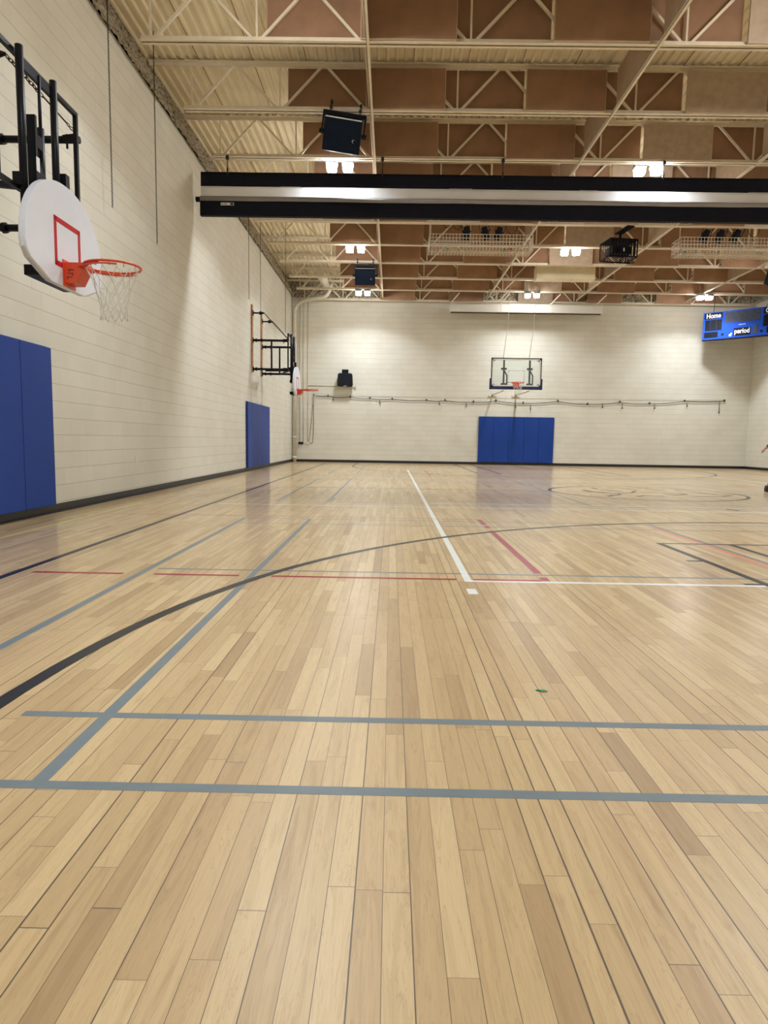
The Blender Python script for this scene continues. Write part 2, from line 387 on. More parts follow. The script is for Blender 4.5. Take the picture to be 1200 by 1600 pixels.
def glass_mat():
    m, nt, b = base('backboard_glass')
    out = nt.nodes['Material Output']
    n = noise(nt, nd(nt, 'ShaderNodeTexCoord').outputs['Object'], 4, 2)
    nt.links.new(ramp(nt, n, [(0, (0.80, 0.87, 0.86)), (1, (0.84, 0.9, 0.89))]), b.inputs['Base Color'])
    b.inputs['Roughness'].default_value = 0.08
    tr = nd(nt, 'ShaderNodeBsdfTransparent'); tr.inputs[0].default_value = (0.93, 0.96, 0.955, 1)
    mx = nd(nt, 'ShaderNodeMixShader'); mx.inputs[0].default_value = 0.09
    nt.links.new(tr.outputs[0], mx.inputs[1]); nt.links.new(b.outputs[0], mx.inputs[2]); nt.links.new(mx.outputs[0], out.inputs[0])
    return m
M['glass'] = glass_mat()

# ================================================================== THE ROOM
def build_floor():
    mats = [M[k] for k in ('floor', 'grey', 'black', 'white', 'red', 'maroon', 'salmon', 'yellow')]
    G, K, Wt, Rd, Mr, Sa, Ye = 1, 2, 3, 4, 5, 6, 7
    mb = MB(); bm = mb.bm
    mb.b2(XL-0.4, XR+0.4, YN-0.4, YF+0.4, -0.25, 0.0)
    lev = [0.0004]
    def quad(pts, mi):
        z = lev[0]; lev[0] += 0.000006
        f = bm.faces.new([bm.verts.new((p[0], p[1], z)) for p in pts]); f.material_index = mi
        if f.calc_area() and f.normal.z < 0: f.normal_flip()
    def lx(y, x0, x1, mi, w=0.048): quad([(x0, y-w/2), (x1, y-w/2), (x1, y+w/2), (x0, y+w/2)], mi)
    def ly(x, y0, y1, mi, w=0.048): quad([(x-w/2, y0), (x+w/2, y0), (x+w/2, y1), (x-w/2, y1)], mi)
    def arc(cx, cy, r, a0, a1, mi, w=0.05, n=72):
        z = lev[0]; lev[0] += 0.000006
        prev = None
        for i in range(n+1):
            a = math.radians(a0+(a1-a0)*i/n)
            A = bm.verts.new((cx+(r-w/2)*math.cos(a), cy+(r-w/2)*math.sin(a), z)); B = bm.verts.new((cx+(r+w/2)*math.cos(a), cy+(r+w/2)*math.sin(a), z))
            if prev: 
                f = bm.faces.new((prev[0], prev[1], B, A)); f.material_index = mi
            prev = (A, B)
    def poly(pts, w, mi):
        for (a, b) in zip(pts, pts[1:]):
            a, b = Vector(a), Vector(b); t = (b-a).normalized(); nrm = Vector((-t.y, t.x))*w/2; a2 = a - t*w*0.3; b2 = b + t*w*0.3
            quad([a2-nrm, b2-nrm, b2+nrm, a2+nrm], mi)
    # three badminton courts lie crosswise, one after the other
    for y0 in (1.70, 9.98, 18.26):
        near = y0 < 5
        ys = (y0, y0+0.457, y0+5.64, y0+6.10)
        lx(ys[0], -1.74, 11.7, G, 0.042)
        for y in ys[1:]: lx(y, -1.22 if (near and y < 3) else -1.68, 11.7, G, 0.042 if near and y < 3 else 0.034)
        lx(y0+2.98, -1.64, 2.99, G, 0.036); lx(y0+2.98, 7.0, 11.7, G, 0.036)
        ly(-1.70, y0, y0+6.10, G, 0.045); ly(-0.935, y0, y0+6.10, G, 0.045)
        ly(10.94, y0, y0+6.10, G, 0.042); ly(11.70, y0, y0+6.10, G, 0.042)
        ly(3.015, y0, y0+6.10, G, 0.042); ly(6.98, y0, y0+6.10, G, 0.042)
    # volleyball court
    WL = 0.532; WR = 9.53
    lx(4.44, WL-0.025, WR, Wt, 0.05); lx(21.56, WL-0.025, WR, Wt, 0.05)
    ly(WL, 4.44, 21.56, Wt, 0.05); ly(WR, 4.44, 21.56, Wt, 0.05)
    for y in (10.04, 13.0, 15.96): lx(y, WL+0.06, 13.2, Wt if y != 13.0 else K, 0.04)
    quad([(0.49, 4.05), (0.55, 4.05), (0.55, 4.20), (0.49, 4.20)], Wt)
    lx(9.45, -2.45, 14.2, Wt, 0.035); lx(16.55, -2.45, 14.2, Wt, 0.035)
    lx(13.0, -2.5, 0.45, K, 0.04)
    # red court lines, broken where others cross them
    for a, b_ in ((-4.0, -2.66), (-2.43, -1.81), (-1.60, -1.02), (-0.80, 0.455), (0.57, 1.03)): lx(4.485, a, b_, Rd, 0.046)
    lx(8.02, -3.5, 1.07, Mr, 0.02)
    ly(1.065, 4.48, 4.60, Mr, 0.055); ly(1.065, 4.74, 7.02, Mr, 0.055); ly(1.065, 7.22, 7.42, Mr, 0.055); ly(1.065, 7.52, 8.03, Mr, 0.055)
    for a, b_ in ((21.5, 20.2), (19.9, 18.0)): ly(1.065, a, b_, Mr, 0.05)
    ly(2.955, 4.7, 7.5, Sa, 0.055)
    ly(2.955, 18.6, 21.2, Sa, 0.055)
    # basketball court
    ly(-2.535, YN+0.1, 25.9, K, 0.06); ly(12.04, YN+0.1, 25.9, K, 0.06)
    for s, c in ((1, 2.08), (-1, 23.92)):
        arc(4.75, c, 6.10, 0 if s > 0 else 180, 180 if s > 0 else 360, K, 0.066)
        base_y = -1.2 if s > 0 else 27.0
        ly(-1.35, min(c, base_y), max(c, base_y), K, 0.05); ly(10.85, min(c, base_y), max(c, base_y), K, 0.05)
        ft = 6.32 if s > 0 else 19.68
        for x in (2.55, 3.22, 6.28, 6.95): ly(x, min(ft, base_y), max(ft, base_y), K, 0.06)
        lx(ft, 2.525, 6.975, K, 0.05)
        for y in (5.38, 4.49): 
            yy = y if s > 0 else 26-y
            lx(yy, 2.40, 2.55, K, 0.05); lx(yy, 6.95, 7.1, K, 0.05)
    # centre circle with the school mark as loose dark strokes
    arc(4.90, 13.0, 1.78, 0, 360, K, 0.07, 96)
    strokes = [[(3.86, 13.5), (3.9, 12.97)], [(4.25, 14.23), (4.27, 13.96)], [(3.92, 13.06), (4.16, 12.79)], [(4.28, 13.64), (4.55, 13.35)],
        [(4.63, 14.32), (4.76, 14.18)], [(4.72, 14.23), (4.94, 14.06), (5.06, 13.82)], [(4.41, 12.8), (4.62, 12.89), (4.9, 13.48)],
        [(3.9, 12.01), (4.06, 12.25)], [(4.12, 12.56), (4.3, 12.69), (4.26, 12.46), (4.03, 12.16)], [(5.27, 14.47), (5.45, 14.34)],
        [(5.36, 14.1), (5.56, 13.73)], [(4.42, 12.04), (4.64, 12.28), (4.94, 12.18)],
        [(5.88, 13.96), (5.89, 13.7), (6.1, 13.4)], [(5.18, 12.78), (5.28, 12.5), (5.61, 12.74), (5.56, 13.0)],
        [(6.1, 13.4), (6.15, 13.03), (6.36, 12.59), (6.05, 12.32), (5.53, 12.3)], [(4.94, 9.82), (5.02, 9.72)]]
    for i, s_ in enumerate(strokes): poly(s_, 0.10 if len(s_) == 2 else 0.065, K)
    poly([(5.15, 13.48), (5.37, 13.24)], 0.06, G)
    # yellow line beside the left wall
    ly(-3.50, -1.3, 9.4, Ye, 0.055); lx(9.25, -3.5, -2.6, Ye, 0.03)
    return struct(mb.build('floor', mats, recalc=False))
build_floor()

def build_shell():
    T = 0.4
    for nm, a, k in (('wall_left', (XL-T, XL, YN-T, YF+T, -0.2, ZW), 'wall_y'), ('wall_right', (XR, XR+T, YN-T, YF+T, -0.2, ZW), 'wall_y'),
                     ('wall_back', (XL, XR, YF, YF+T, -0.2, ZW), 'wall_x'), ('wall_front', (XL, XR, YN-T, YN, -0.2, ZW), 'wall_x')):
        struct(MB().b2(*a).build(nm, M[k]))
    for nm, a in (('baseboard_left', (XL, XL+0.012, YN, YF, 0, 0.10)), ('baseboard_right', (XR-0.012, XR, YN, YF, 0, 0.10)),
                  ('baseboard_back', (XL+0.012, XR-0.012, YF-0.012, YF, 0, 0.10)), ('baseboard_front', (XL+0.012, XR-0.012, YN, YN+0.012, 0, 0.10))):
        mb = MB().b2(*a)
        if nm == 'baseboard_left': mb.b2(XL+0.012, XL+0.045, YN, YF, 0, 0.014)
        elif nm == 'baseboard_right': mb.b2(XR-0.045, XR-0.012, YN, YF, 0, 0.014)
        elif nm == 'baseboard_back': mb.b2(XL+0.045, XR-0.045, YF-0.045, YF-0.012, 0, 0.014)
        struct(mb.build(nm, M['base']))
    # corrugated roof deck, ribs running away from the camera
    mb = MB(); pts = []; x = XL-T; p = 0.1524
    while x < XR+T:
        pts += [(x, ZD), (x+0.040, ZD), (x+0.062, ZD+0.038), (x+0.130, ZD+0.038)]; x += p
    pts += [(x, ZD), (x, ZD+0.2), (XL-T, ZD+0.2)]
    A = [mb.bm.verts.new((q[0], YN-T, q[1])) for q in pts]; B = [mb.bm.verts.new((q[0], YF+T, q[1])) for q in pts]
    for i in range(len(pts)): mb.bm.faces.new((A[i], A[(i+1) % len(pts)], B[(i+1) % len(pts)], B[i]))
    for k in range(7, len(pts)-3, 24):   # side laps of the deck sheets
        xx = pts[k-(k % 4)][0]; mb.b2(xx-0.006, xx+0.004, YN, YF, ZD-0.010, ZD+0.002, mi=1)
    struct(mb.build('ceiling', [M['deck'], M['baffle']]))
    # ragged fireproofing above the block walls
    def band(nm, o, u, n, L, seed):
        rnd = random.Random(seed); bm = bmesh.new(); nu = int(L/0.055); nv = 14; g = []
        for i in range(nu+1):
            row = []
            for j in range(nv+1):
                t = j/nv; dz = -0.05 + 0.82*t; off = 0.03 - 0.30*t
                jit = (rnd.random()-0.5)*0.075 if 0 < j < nv else 0
                lo = (rnd.random()-0.5)*0.06 if j <= 1 else 0
                row.append(bm.verts.new(Vector(o)+Vector(u)*(L*i/nu)+Vector(n)*(off+jit+(0.03 if j < 3 else 0))+Vector((0, 0, ZW-0.0+dz+lo))))
            g.append(row)
        for i in range(nu):
            for j in range(nv): bm.faces.new((g[i][j], g[i+1][j], g[i+1][j+1], g[i][j+1]))
        me = bpy.data.meshes.new(nm); bm.to_mesh(me); bm.free(); me.materials.append(M['rough'])
        ob = bpy.data.objects.new(nm, me); COL.objects.link(ob); struct(ob)
    band('trim_1', (XL, YN-0.3, 0), (0, 1, 0), (1, 0, 0), YF-YN+0.6, 1)
    band('trim_2', (XL-0.3, YF, 0), (1, 0, 0), (0, -1, 0), XR-XL+0.6, 2)
    band('trim_3', (XR, YN-0.3, 0), (0, 1, 0), (-1, 0, 0), YF-YN+0.6, 3)
    band('trim_4', (XL-0.3, YN, 0), (1, 0, 0), (0, 1, 0), XR-XL+0.6, 4)
build_shell()

# ================================================================== ROOF JOISTS
def joist_proto():
    root = thing('roof_joist', (0, 0, 0), 'x', 'roof joist')
    x0, x1 = -3.66, 14.02
    bc = MB(); bc.b2(x0, x1, -0.072, -0.012, 0, 0.009).b2(x0, x1, 0.012, 0.072, 0, 0.009).b2(x0, x1, -0.022, -0.012, 0, 0.076).b2(x0, x1, 0.012, 0.022, 0, 0.076)
    bc.build('bottom_chord', M['cream'], root)
    h = ZT-ZJ
    tcb = MB(); tcb.b2(XL-0.2, XR+0.2, -0.065, -0.008, h-0.008, h).b2(XL-0.2, XR+0.2, 0.008, 0.065, h-0.008, h).b2(XL-0.2, XR+0.2, -0.016, -0.008, h-0.062, h).b2(XL-0.2, XR+0.2, 0.008, 0.016, h-0.062, h)
    tcb.build('top_chord', M['cream'], root)
    nodes = []; x = -3.53
    while x < x1: nodes.append(x); x += 1.52
    for i, x in enumerate(nodes):
        MB().b2(x-0.014, x+0.014, -0.014, 0.014, 0.03, h-0.03).build('web_post', M['cream'], root)
        for s in (-1, 1):
            top = x + s*0.73
            if top < XL-0.1 or top > XR+0.1: continue
            MB().bar((x+s*0.05, 0, 0.04), (top, 0, h-0.04), 0.038, 0.038).build('web_diagonal', M['cream'], root)
    return root
jp = joist_proto()
NJ = len(JOISTS)
for i, y in enumerate(JOISTS):
    o = jp if i == 0 else copy_tree(jp)
    o.location = (0, y, ZJ if i < NJ-1 else ZJ-0.12)
    if y < 9: lab = 'cream steel roof joist overhead, %s one back from the frame top, above the camera' % ORD[3-i if i < 4 else 0]
    elif i == NJ-1: lab = 'cream steel roof joist hard against the far end wall'
    else: lab = 'cream open-web steel roof joist, %s one from the top of the photo' % ORD[i-4]
    tag(o, lab, 'roof joist', 'roof joists under the metal deck')

# long bridging angles at the joist bottoms
for x, nm in ((-0.43, 'just right of the two hanging loudspeakers'), (3.68, 'left of the projector cage'), (7.2, 'right of the projector cage'), (11.45, 'furthest right, toward the scoreboard')):
    b = MB(); b.b2(-0.022, 0.022, 0, 25.0, 0, 0.006).b2(-0.022, -0.016, 0, 25.0, -0.0, 0.04)
    o = b.build('bridging_angle', M['cream'], loc=(x, 2.3, ZJ-0.0085))
    tag(o, 'long cream bridging angle running lengthwise below the joists, '+nm, 'bridging angle', 'bridging angles')

# ================================================================== ACOUSTIC BAFFLES
def baffle_mesh(w, h, t, mats):
    mb = MB(); mb.b2(0, w, -t/2, t/2, 0, h, mi=0, bev=0.006)
    for a in ((0, w, -t/2-0.002, t/2+0.002, -0.004, 0.006), (0, w, -t/2-0.002, t/2+0.002, h-0.006, h+0.004), (-0.003, 0.006, -t/2-0.002, t/2+0.002, 0, h), (w-0.006, w+0.003, -t/2-0.002, t/2+0.002, 0, h)):
        mb.b2(*a, mi=1)
    bmesh.ops.recalc_face_normals(mb.bm, faces=mb.bm.faces)
    me = bpy.data.meshes.new('acoustic_baffle'); mb.bm.to_mesh(me); mb.bm.free()
    for m in mats: me.materials.append(m)
    return me
bm_cross = baffle_mesh(1.345, 0.66, 0.035, [M['baffle'], M['edge']])
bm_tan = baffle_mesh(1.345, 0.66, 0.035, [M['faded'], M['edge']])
bm_long = baffle_mesh(1.80, 0.66, 0.02, [M['tan'], M['edge']])
rb = random.Random(3)
rows = [y for y in JOISTS if 8 < y]
for r, y in enumerate(rows):
    for c in range(12):
        x = -1.88 + 1.355*c
        if r == len(rows)-1 and c in (0, 4, 8, 11): continue
        front = c % 2 == 1
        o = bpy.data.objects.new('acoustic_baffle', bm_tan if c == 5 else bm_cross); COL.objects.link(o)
        zz = (ZJ+0.010 + rb.uniform(-0.01, 0.01)) if front else ZJ+0.072
        if r == len(rows)-1: zz -= 0.10
        o.location = (x, y + (-0.092 if front else 0.092), zz)
        o.rotation_euler = (0, rb.uniform(-0.008, 0.014) if front else 0, 0)
        if r == 0: where = 'on the joist overhead, beyond the photo top'
        else: where = 'on the %s joist from the photo top' % ORD[r-1]
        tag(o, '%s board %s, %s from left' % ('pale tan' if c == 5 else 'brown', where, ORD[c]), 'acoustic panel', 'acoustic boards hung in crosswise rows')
for ci, x in enumerate((-0.47, 3.72, 7.24, 11.49)):
    for r in range(len(rows)-1):
        ya, yb = rows[r], rows[r+1]
        o = bpy.data.objects.new('acoustic_baffle', bm_long); COL.objects.link(o)
        o.location = (x, ya+0.115, ZJ+0.03); o.rotation_euler = (0, 0, PI/2); o.scale = ((yb-ya-0.23)/1.80, 1, 1)
        where = 'overhead at the photo top' if r == 0 else 'in the %s bay from the photo top' % ORD[r]
        tag(o, 'lamp-lit tan lengthwise board %s, %s line from left' % (where, ORD[ci]), 'acoustic panel', 'lamp-lit tan lengthwise boards between the joists')

# ================================================================== LAMPS
def lamp_proto():
    root = thing('ceiling_light', (0, 0, 0), 'x', 'ceiling light')
    MB().b2(-0.30, 0.30, -0.03, 0.03, 0.07, 0.12, bev=0.006).build('mounting_bar', M['lampbody'], root)
    for s in (-1, 1):
        hd = MB().b2(s*0.165-0.118, s*0.165+0.118, -0.122, 0.122, 0.0, 0.07, bev=0.01).build('lamp_head', M['lampbody'], root)
        MB().b2(s*0.165-0.098, s*0.165+0.098, -0.100, 0.100, -0.12, -0.001, bev=0.025).build('lens', M['lens'], hd)
    for s in (-1, 1): MB().tube([(s*0.2, 0, 0.115), (s*0.2, 0, 0.80)], 0.006, 6).build('hanger', M['steel'], root)
    return root
lp = lamp_proto()
first = True
COLN = ('left row of lights', 'middle row of lights', 'right row of lights')
for ci, x in enumerate(LAMP_COLS):
    for ri, y in enumerate(LAMP_ROWS):
        o = lp if first else copy_tree(lp); first = False
        z = ZJ-0.012 if ri < 4 else ZJ-0.12
        o.location = (x, y, z)
        if ci == 1: o.rotation_euler = (0, 0, math.radians(-6))
        wh = ('above the camera, out of frame', 'just above the photo top', 'right above the rolled divider curtain', 'beyond the divider curtain', 'nearest the far end wall')[ri]
        tag(o, 'twin-headed white LED gym light, %s, %s' % (COLN[ci], wh), 'ceiling light', 'twin-headed gym lights')
        ld = bpy.data.lights.new('lamp', 'SPOT'); ld.energy = LAMP_WATTS; ld.spot_size = math.radians(LAMP_CONE); ld.spot_blend = 0.14; ld.shadow_soft_size = 0.20
        ld.color = (0.92, 1.0, 1.08); ld.use_nodes = True; lt_ = ld.node_tree      # cosine-like beam of a flat panel
        tcl = nd(lt_, 'ShaderNodeTexCoord'); sxl = nd(lt_, 'ShaderNodeSeparateXYZ'); lt_.links.new(tcl.outputs['Normal'], sxl.inputs[0])
        lt_.links.new(math_(lt_, 'POWER', math_(lt_, 'ABSOLUTE', sxl.outputs[2]), 2.2), lt_.nodes['Emission'].inputs['Strength'])
        lo = bpy.data.objects.new('lamp', ld); COL.objects.link(lo); lo.location = (x, y, z-0.135)

# ================================================================== WALL PADS
def pad_proto(w, h):
    root = thing('wall_pad', (0, 0, 0), 'x', 'wall pad')
    MB().b2(0.002, w-0.002, -0.058, -0.010, 0, h, bev=0.009).build('cushion', M['pad'], root)
    MB().b2(0.004, w-0.004, -0.010, -0.001, 0.005, h+0.012).build('backing_board', M['blkmat'], root)
    return root
far_names = ('left end', 'second from left', 'middle', 'second from right', 'right end')
pp = pad_proto(0.612, 1.83)
for i in range(5):
    o = pp if i == 0 else copy_tree(pp)
    o.location = (3.53+0.612*i, YF-0.012, 0.105)
    tag(o, 'upright blue vinyl pad on the far end wall, %s of its five' % far_names[i], 'wall pad', 'blue pads on the far end wall')
pp2 = pad_proto(0.67, 1.83)
k = 0
for s, y0, lab in ((0, 4.59, 'nearest set at left'), (1, 18.75, 'distant set at left')):
    for i in range(5):
        o = pp2 if k == 0 else copy_tree(pp2); k += 1
        o.location = (XL+0.012, y0+0.67*i, 0.105); o.rotation_euler = (0, 0, PI/2)   # local x -> world y, local -y -> world +x
        nm = ('first', 'second', 'middle', 'fourth', 'last')[i]
        tag(o, 'blue vinyl wall pad, %s, %s pad from the camera' % (lab, nm), 'wall pad', 'blue pads on the left wall')

# ================================================================== HOOPS
def net_mb(mb, R=0.22, drop=0.42, c=(0, 0, 0), w=0.0032, n=12, seed=1):
    lv = 5; rnd = random.Random(seed)
    prof = [(R, 0.0), (R*0.80, -0.09), (R*0.63, -0.19), (R*0.52, -0.28), (R*0.50, -0.35), (R*0.52, -drop)]
    jit = {}
    for j in range(n):
        for ph in (0, 1):
            pts = []
            for l, (r, z) in enumerate(prof):
                off = 0.5*((l+ph) % 2)
                if ph and l % 2: off = 0.0
                idx = (j + (0.5 if (l % 2) ^ 0 and not ph else (-0.5 if (l % 2) and ph else 0)))
                a = 2*PI*idx/n
                key = (l, round(idx*2) % (2*n))
                if key not in jit: jit[key] = (rnd.uniform(-0.008, 0.008) if l else 0, rnd.uniform(-0.10, 0.10) if l else 0, rnd.uniform(-0.012, 0.012) if l else 0)
                dr, da, dz = jit[key]
                pts.append((c[0]+(r+dr)*math.cos(a+da), c[1]+(r+dr)*math.sin(a+da), c[2]+z+dz))
            sm = []
            for a_, b_ in zip(pts, pts[1:]):
                a_, b_ = Vector(a_), Vector(b_); mid = (a_+b_)/2
                sm += [a_, a_.lerp(mid, 0.5)+Vector((0, 0, -0.003)), mid+Vector((0, 0, -0.004))]
            sm.append(Vector(pts[-1]))
            mb.tube(sm, w, n=4)
    return mb

def rim_parts(root, bx, zr, glass=False):
    """rim sticking out along +X from the board face at x=bx, ring centre 0.38 out"""
    cx = bx+0.385
    r = MB()
    pts = [(cx+0.232*math.cos(a), 0.232*math.sin(a), zr) for a in [2*PI*k/40 for k in range(40)]]
    r.tube(pts, 0.010, n=8, closed=True)
    if not glass:   # flat collar of the breakaway rim
        for zc in (-0.022,):
            pts2 = [(cx+0.228*math.cos(a), 0.228*math.sin(a), zr+zc) for a in [math.radians(60+240*k/30) for k in range(31)]]
            for a_, b_ in zip(pts2, pts2[1:]): r.bar(a_, b_, 0.008, 0.034)
    rim = r.build('rim', M['rim'], root)
    for k_ in range(12):
        h = MB()
        a = 2*PI*(k_+0.5)/12; p = Vector((cx+0.226*math.cos(a), 0.226*math.sin(a), zr-0.012))
        h.tube([p+Vector((0, 0, 0.004)), p+Vector((-0.012*math.cos(a), -0.012*math.sin(a), -0.018)), p+Vector((0.004*math.cos(a), 0.004*math.sin(a), -0.026))], 0.0028, n=4)
        h.build('net_hook', M['rim'], rim)
    g = MB()
    g.prism([(bx, zr+0.012), (bx+0.17, zr+0.012), (bx+0.17, zr-0.02), (bx+0.10, zr-0.155), (bx, zr-0.155)], 'y', -0.09, 0.09)
    g.box((bx+0.004, 0, zr-0.075), (0.008, 0.22, 0.22), bev=0.003)
    g.bar((bx+0.10, 0.075, zr-0.01), (cx-0.03, 0.222, zr-0.01), 0.022, 0.010); g.bar((bx+0.10, -0.075, zr-0.01), (cx-0.03, -0.222, zr-0.01), 0.022, 0.010)
    br = g.build('rim_bracket', M['rim'], root)
    # worn dark lettering on the slanted bracket cheek
    lt = MB()
    for q, zz in enumerate((-0.055, -0.085, -0.115)):
        lt.box((bx+0.060-0.006*q, -0.0925, zr+zz+0.006), (0.050, 0.003, 0.004)); lt.box((bx+0.045-0.006*q+0.035*(q == 1), -0.0925, zr+zz-0.004), (0.004, 0.003, 0.022))
    lt.build('lettering', M['ink'], br)
    net_mb(MB(), c=(cx, 0, zr-0.03)).build('net', M['net'], root) if False else None
    nb = MB(); net_mb(nb, c=(cx, 0, zr-0.03)); nb.build('net', M['net'], root)

def side_hoop_proto():
    """side-court hoop reaching out from the left wall; local origin at the wall on the floor, +X into the room"""
    root = thing('basketball_hoop', (0, 0, 0), 'x', 'basketball hoop')
    F = 1.17                 # the fan board's back face, measured from the wall
    zr = 2.46; RZ = 2.385
    # fan-shaped board
    pts = []
    for k_ in range(0, 33):
        a = PI*k_/32; ca, sa = math.cos(a), math.sin(a)
        pts.append((0.685*math.copysign(abs(ca)**0.92, ca), zr-0.02+0.605*sa**0.95))
    pts += [(-0.68, zr-0.09), (-0.62, zr-0.16), (-0.36, zr-0.255), (-0.30, zr-0.265), (0.30, zr-0.265), (0.36, zr-0.255), (0.62, zr-0.16), (0.68, zr-0.09)]
    bd = MB().prism(pts, 'x', F, F+0.055, bev=0.016).build('backboard', M['board'], root)
    t = MB(); x = F+0.0565; y0, y1, z0, z1, wd = -0.235, 0.235, 2.345, 2.745, 0.042
    for a in ((y0, y1, z1-wd, z1), (y0, y1, z0, z0+wd), (y0, y0+wd, z0, z1), (y1-wd, y1, z0, z1)): t.b2(F+0.054, F+0.0575, a[0], a[1], a[2], a[3])
    t.build('shooting_square', M['target'], bd)
    rim_parts(root, F+0.056, RZ)
    # black support frame behind the board
    fx = F-0.12
    fr = MB()
    for (a, b_) in (((fx, -0.72, 3.90), (fx, 0.60, 3.90)), ((fx, -0.72, 2.88), (fx, 0.60, 2.88)), ((fx, -0.72, 2.863), (fx, -0.72, 3.917)), ((fx, 0.60, 2.863), (fx, 0.60, 3.917))):
        fr.bar(a, b_, 0.035, 0.035)
    fr.build('outer_frame', M['blkmetal'], root)
    for y in (-0.45, 0.08):
        MB().tube([(fx+0.055, y, 2.55), (fx+0.055, y, 3.935)], 0.030, n=12).build('mast', M['blkmetal'], root)
    MB().b2(fx+0.02, fx+0.05, -0.45, 0.08, 3.80, 3.88).build('cross_plate', M['blkmetal'], root)
    MB().b2(fx+0.02, fx+0.05, -0.41, 0.04, 2.60, 2.68).build('cross_plate', M['blkmetal'], root)
    MB().tube([(fx+0.05, -0.15, 3.86), (fx+0.05, -0.15, 3.3)], 0.014, n=8).build('adjuster_rod', M['blkmetal'], root)
    MB().tube([(fx+0.05, -0.15, 3.45), (fx+0.05, -0.15, 2.65)], 0.028, n=10).build('adjuster_tube', M['blkmetal'], root)
    ch = MB().b2(fx+0.03, fx+0.10, -0.335, -0.305, 2.75, 3.48).b2(fx+0.045, fx+0.10, -0.305, -0.22, 3.24, 3.34).prism([(-0.305, 2.95), (-0.07, 2.95), (-0.305, 3.14)], 'x', fx+0.06, fx+0.10)
    ch.build('channel_bracket', M['blkmetal'], root)
    MB().b2(fx+0.04, fx+0.115, 0.13, 0.20, 2.95, 3.20).build('channel_bracket', M['blkmetal'], root)
    MB().b2(fx+0.100, fx+0.103, -0.335, -0.285, 3.05, 3.16).build('warning_sticker', M['sticker'], root)
    # two pipe arms to each wall plank
    for y in (-0.72, 0.68):
        pk = MB().b2(0.0, 0.045, y-0.07, y+0.07, 2.82, 4.70, bev=0.004).build('wall_plank', M['wood'], root)
        for z in (4.47, 3.71, 2.90):
            MB().b2(0.045, 0.06, y-0.06, y+0.06, z-0.07, z+0.07).build('flange', M['blkmetal'], pk)
        for z in (3.71, 2.90):
            arm = MB().tube([(0.055, y, z), (fx, y, z)], 0.033, n=10).build('arm', M['blkmetal'], root)
            for xx in (0.14, 0.30): MB().tube([(xx-0.018, y, z), (xx+0.018, y, z)], 0.052, n=8).b2(xx-0.018, xx+0.018, y-0.07, y+0.07, z-0.018, z+0.018).build('collar', M['blkmetal'], arm)
            c = MB()
            c.prism([(fx-0.15, z-0.045), (fx-0.02, z-0.045), (fx-0.02, z+0.045), (fx-0.15, z+0.03)], 'y', y-0.035, y-0.028)
            c.tube([(fx-0.12, y, z-0.08), (fx-0.12, y, z+0.05)], 0.010, n=6)
            c.build('clevis', M['blkmetal'], arm)
        MB().tube([(fx*0.55, y, 2.88), (fx*0.55, y, 3.74)], 0.026, n=10).build('upright_pipe', M['blkmetal'], root)
        an = MB().tube([(0.055, y, 4.47), (0.24, y, 4.47)], 0.022, n=8)
        an.tube([(0.22, y, 4.47), (0.25, y, 4.47), (0.38, y, 4.47)], [0.03, 0.055, 0.014], n=8)
        an.build('chain_anchor', M['blkmetal'], root)
        s = MB(); p0, p1 = Vector((0.38, y, 4.46)), Vector((fx-0.02, y-0.08 if y > 0 else y+0.02, 3.76))
        m1 = p0.lerp(p1, 0.55); m2 = p0.lerp(p1, 0.9)
        s.chain(p0, m1, 0.065, 0.006); s.tube([m1, m2], 0.008, n=6); s.chain(m2, p1, 0.05, 0.005)
        s.build('brace_chain', M['chain'], root)
    MB().bar((fx*0.55, 0.68, 2.90), (fx, -0.36, 2.90), 0.035, 0.035).build('diagonal_brace', M['blkmetal'], root)
    MB().bar((0.4, -0.72, 2.86), (fx+0.03, -0.40, 2.90), 0.045, 0.045).build('diagonal_brace', M['blkmetal'], root)
    MB().b2(fx-0.02, fx+0.06, -0.48, -0.41, 2.89, 2.99).build('pivot_bracket', M['blkmetal'], root)
    MB().b2(fx, F+0.0, -0.40, 0.26, 2.22, 2.30).build('board_bracket', M['blkmetal'], root)
    MB().b2(fx, F+0.0, -0.40, 0.26, 2.56, 2.64).build('board_bracket', M['blkmetal'], root)
    return root
sh = side_hoop_proto(); sh.location = (XL, 5.99, 0)
tag(sh, 'large nearby side hoop with white fan backboard and orange rim over blue pads', 'basketball hoop', 'fan-shaped hoops on the left wall')
sh2 = copy_tree(sh); sh2.location = (XL, 20.30, 0)
tag(sh2, 'small distant side hoop with white fan backboard, arms and chains beside the corner pipe', 'basketball hoop', 'fan-shaped hoops on the left wall')

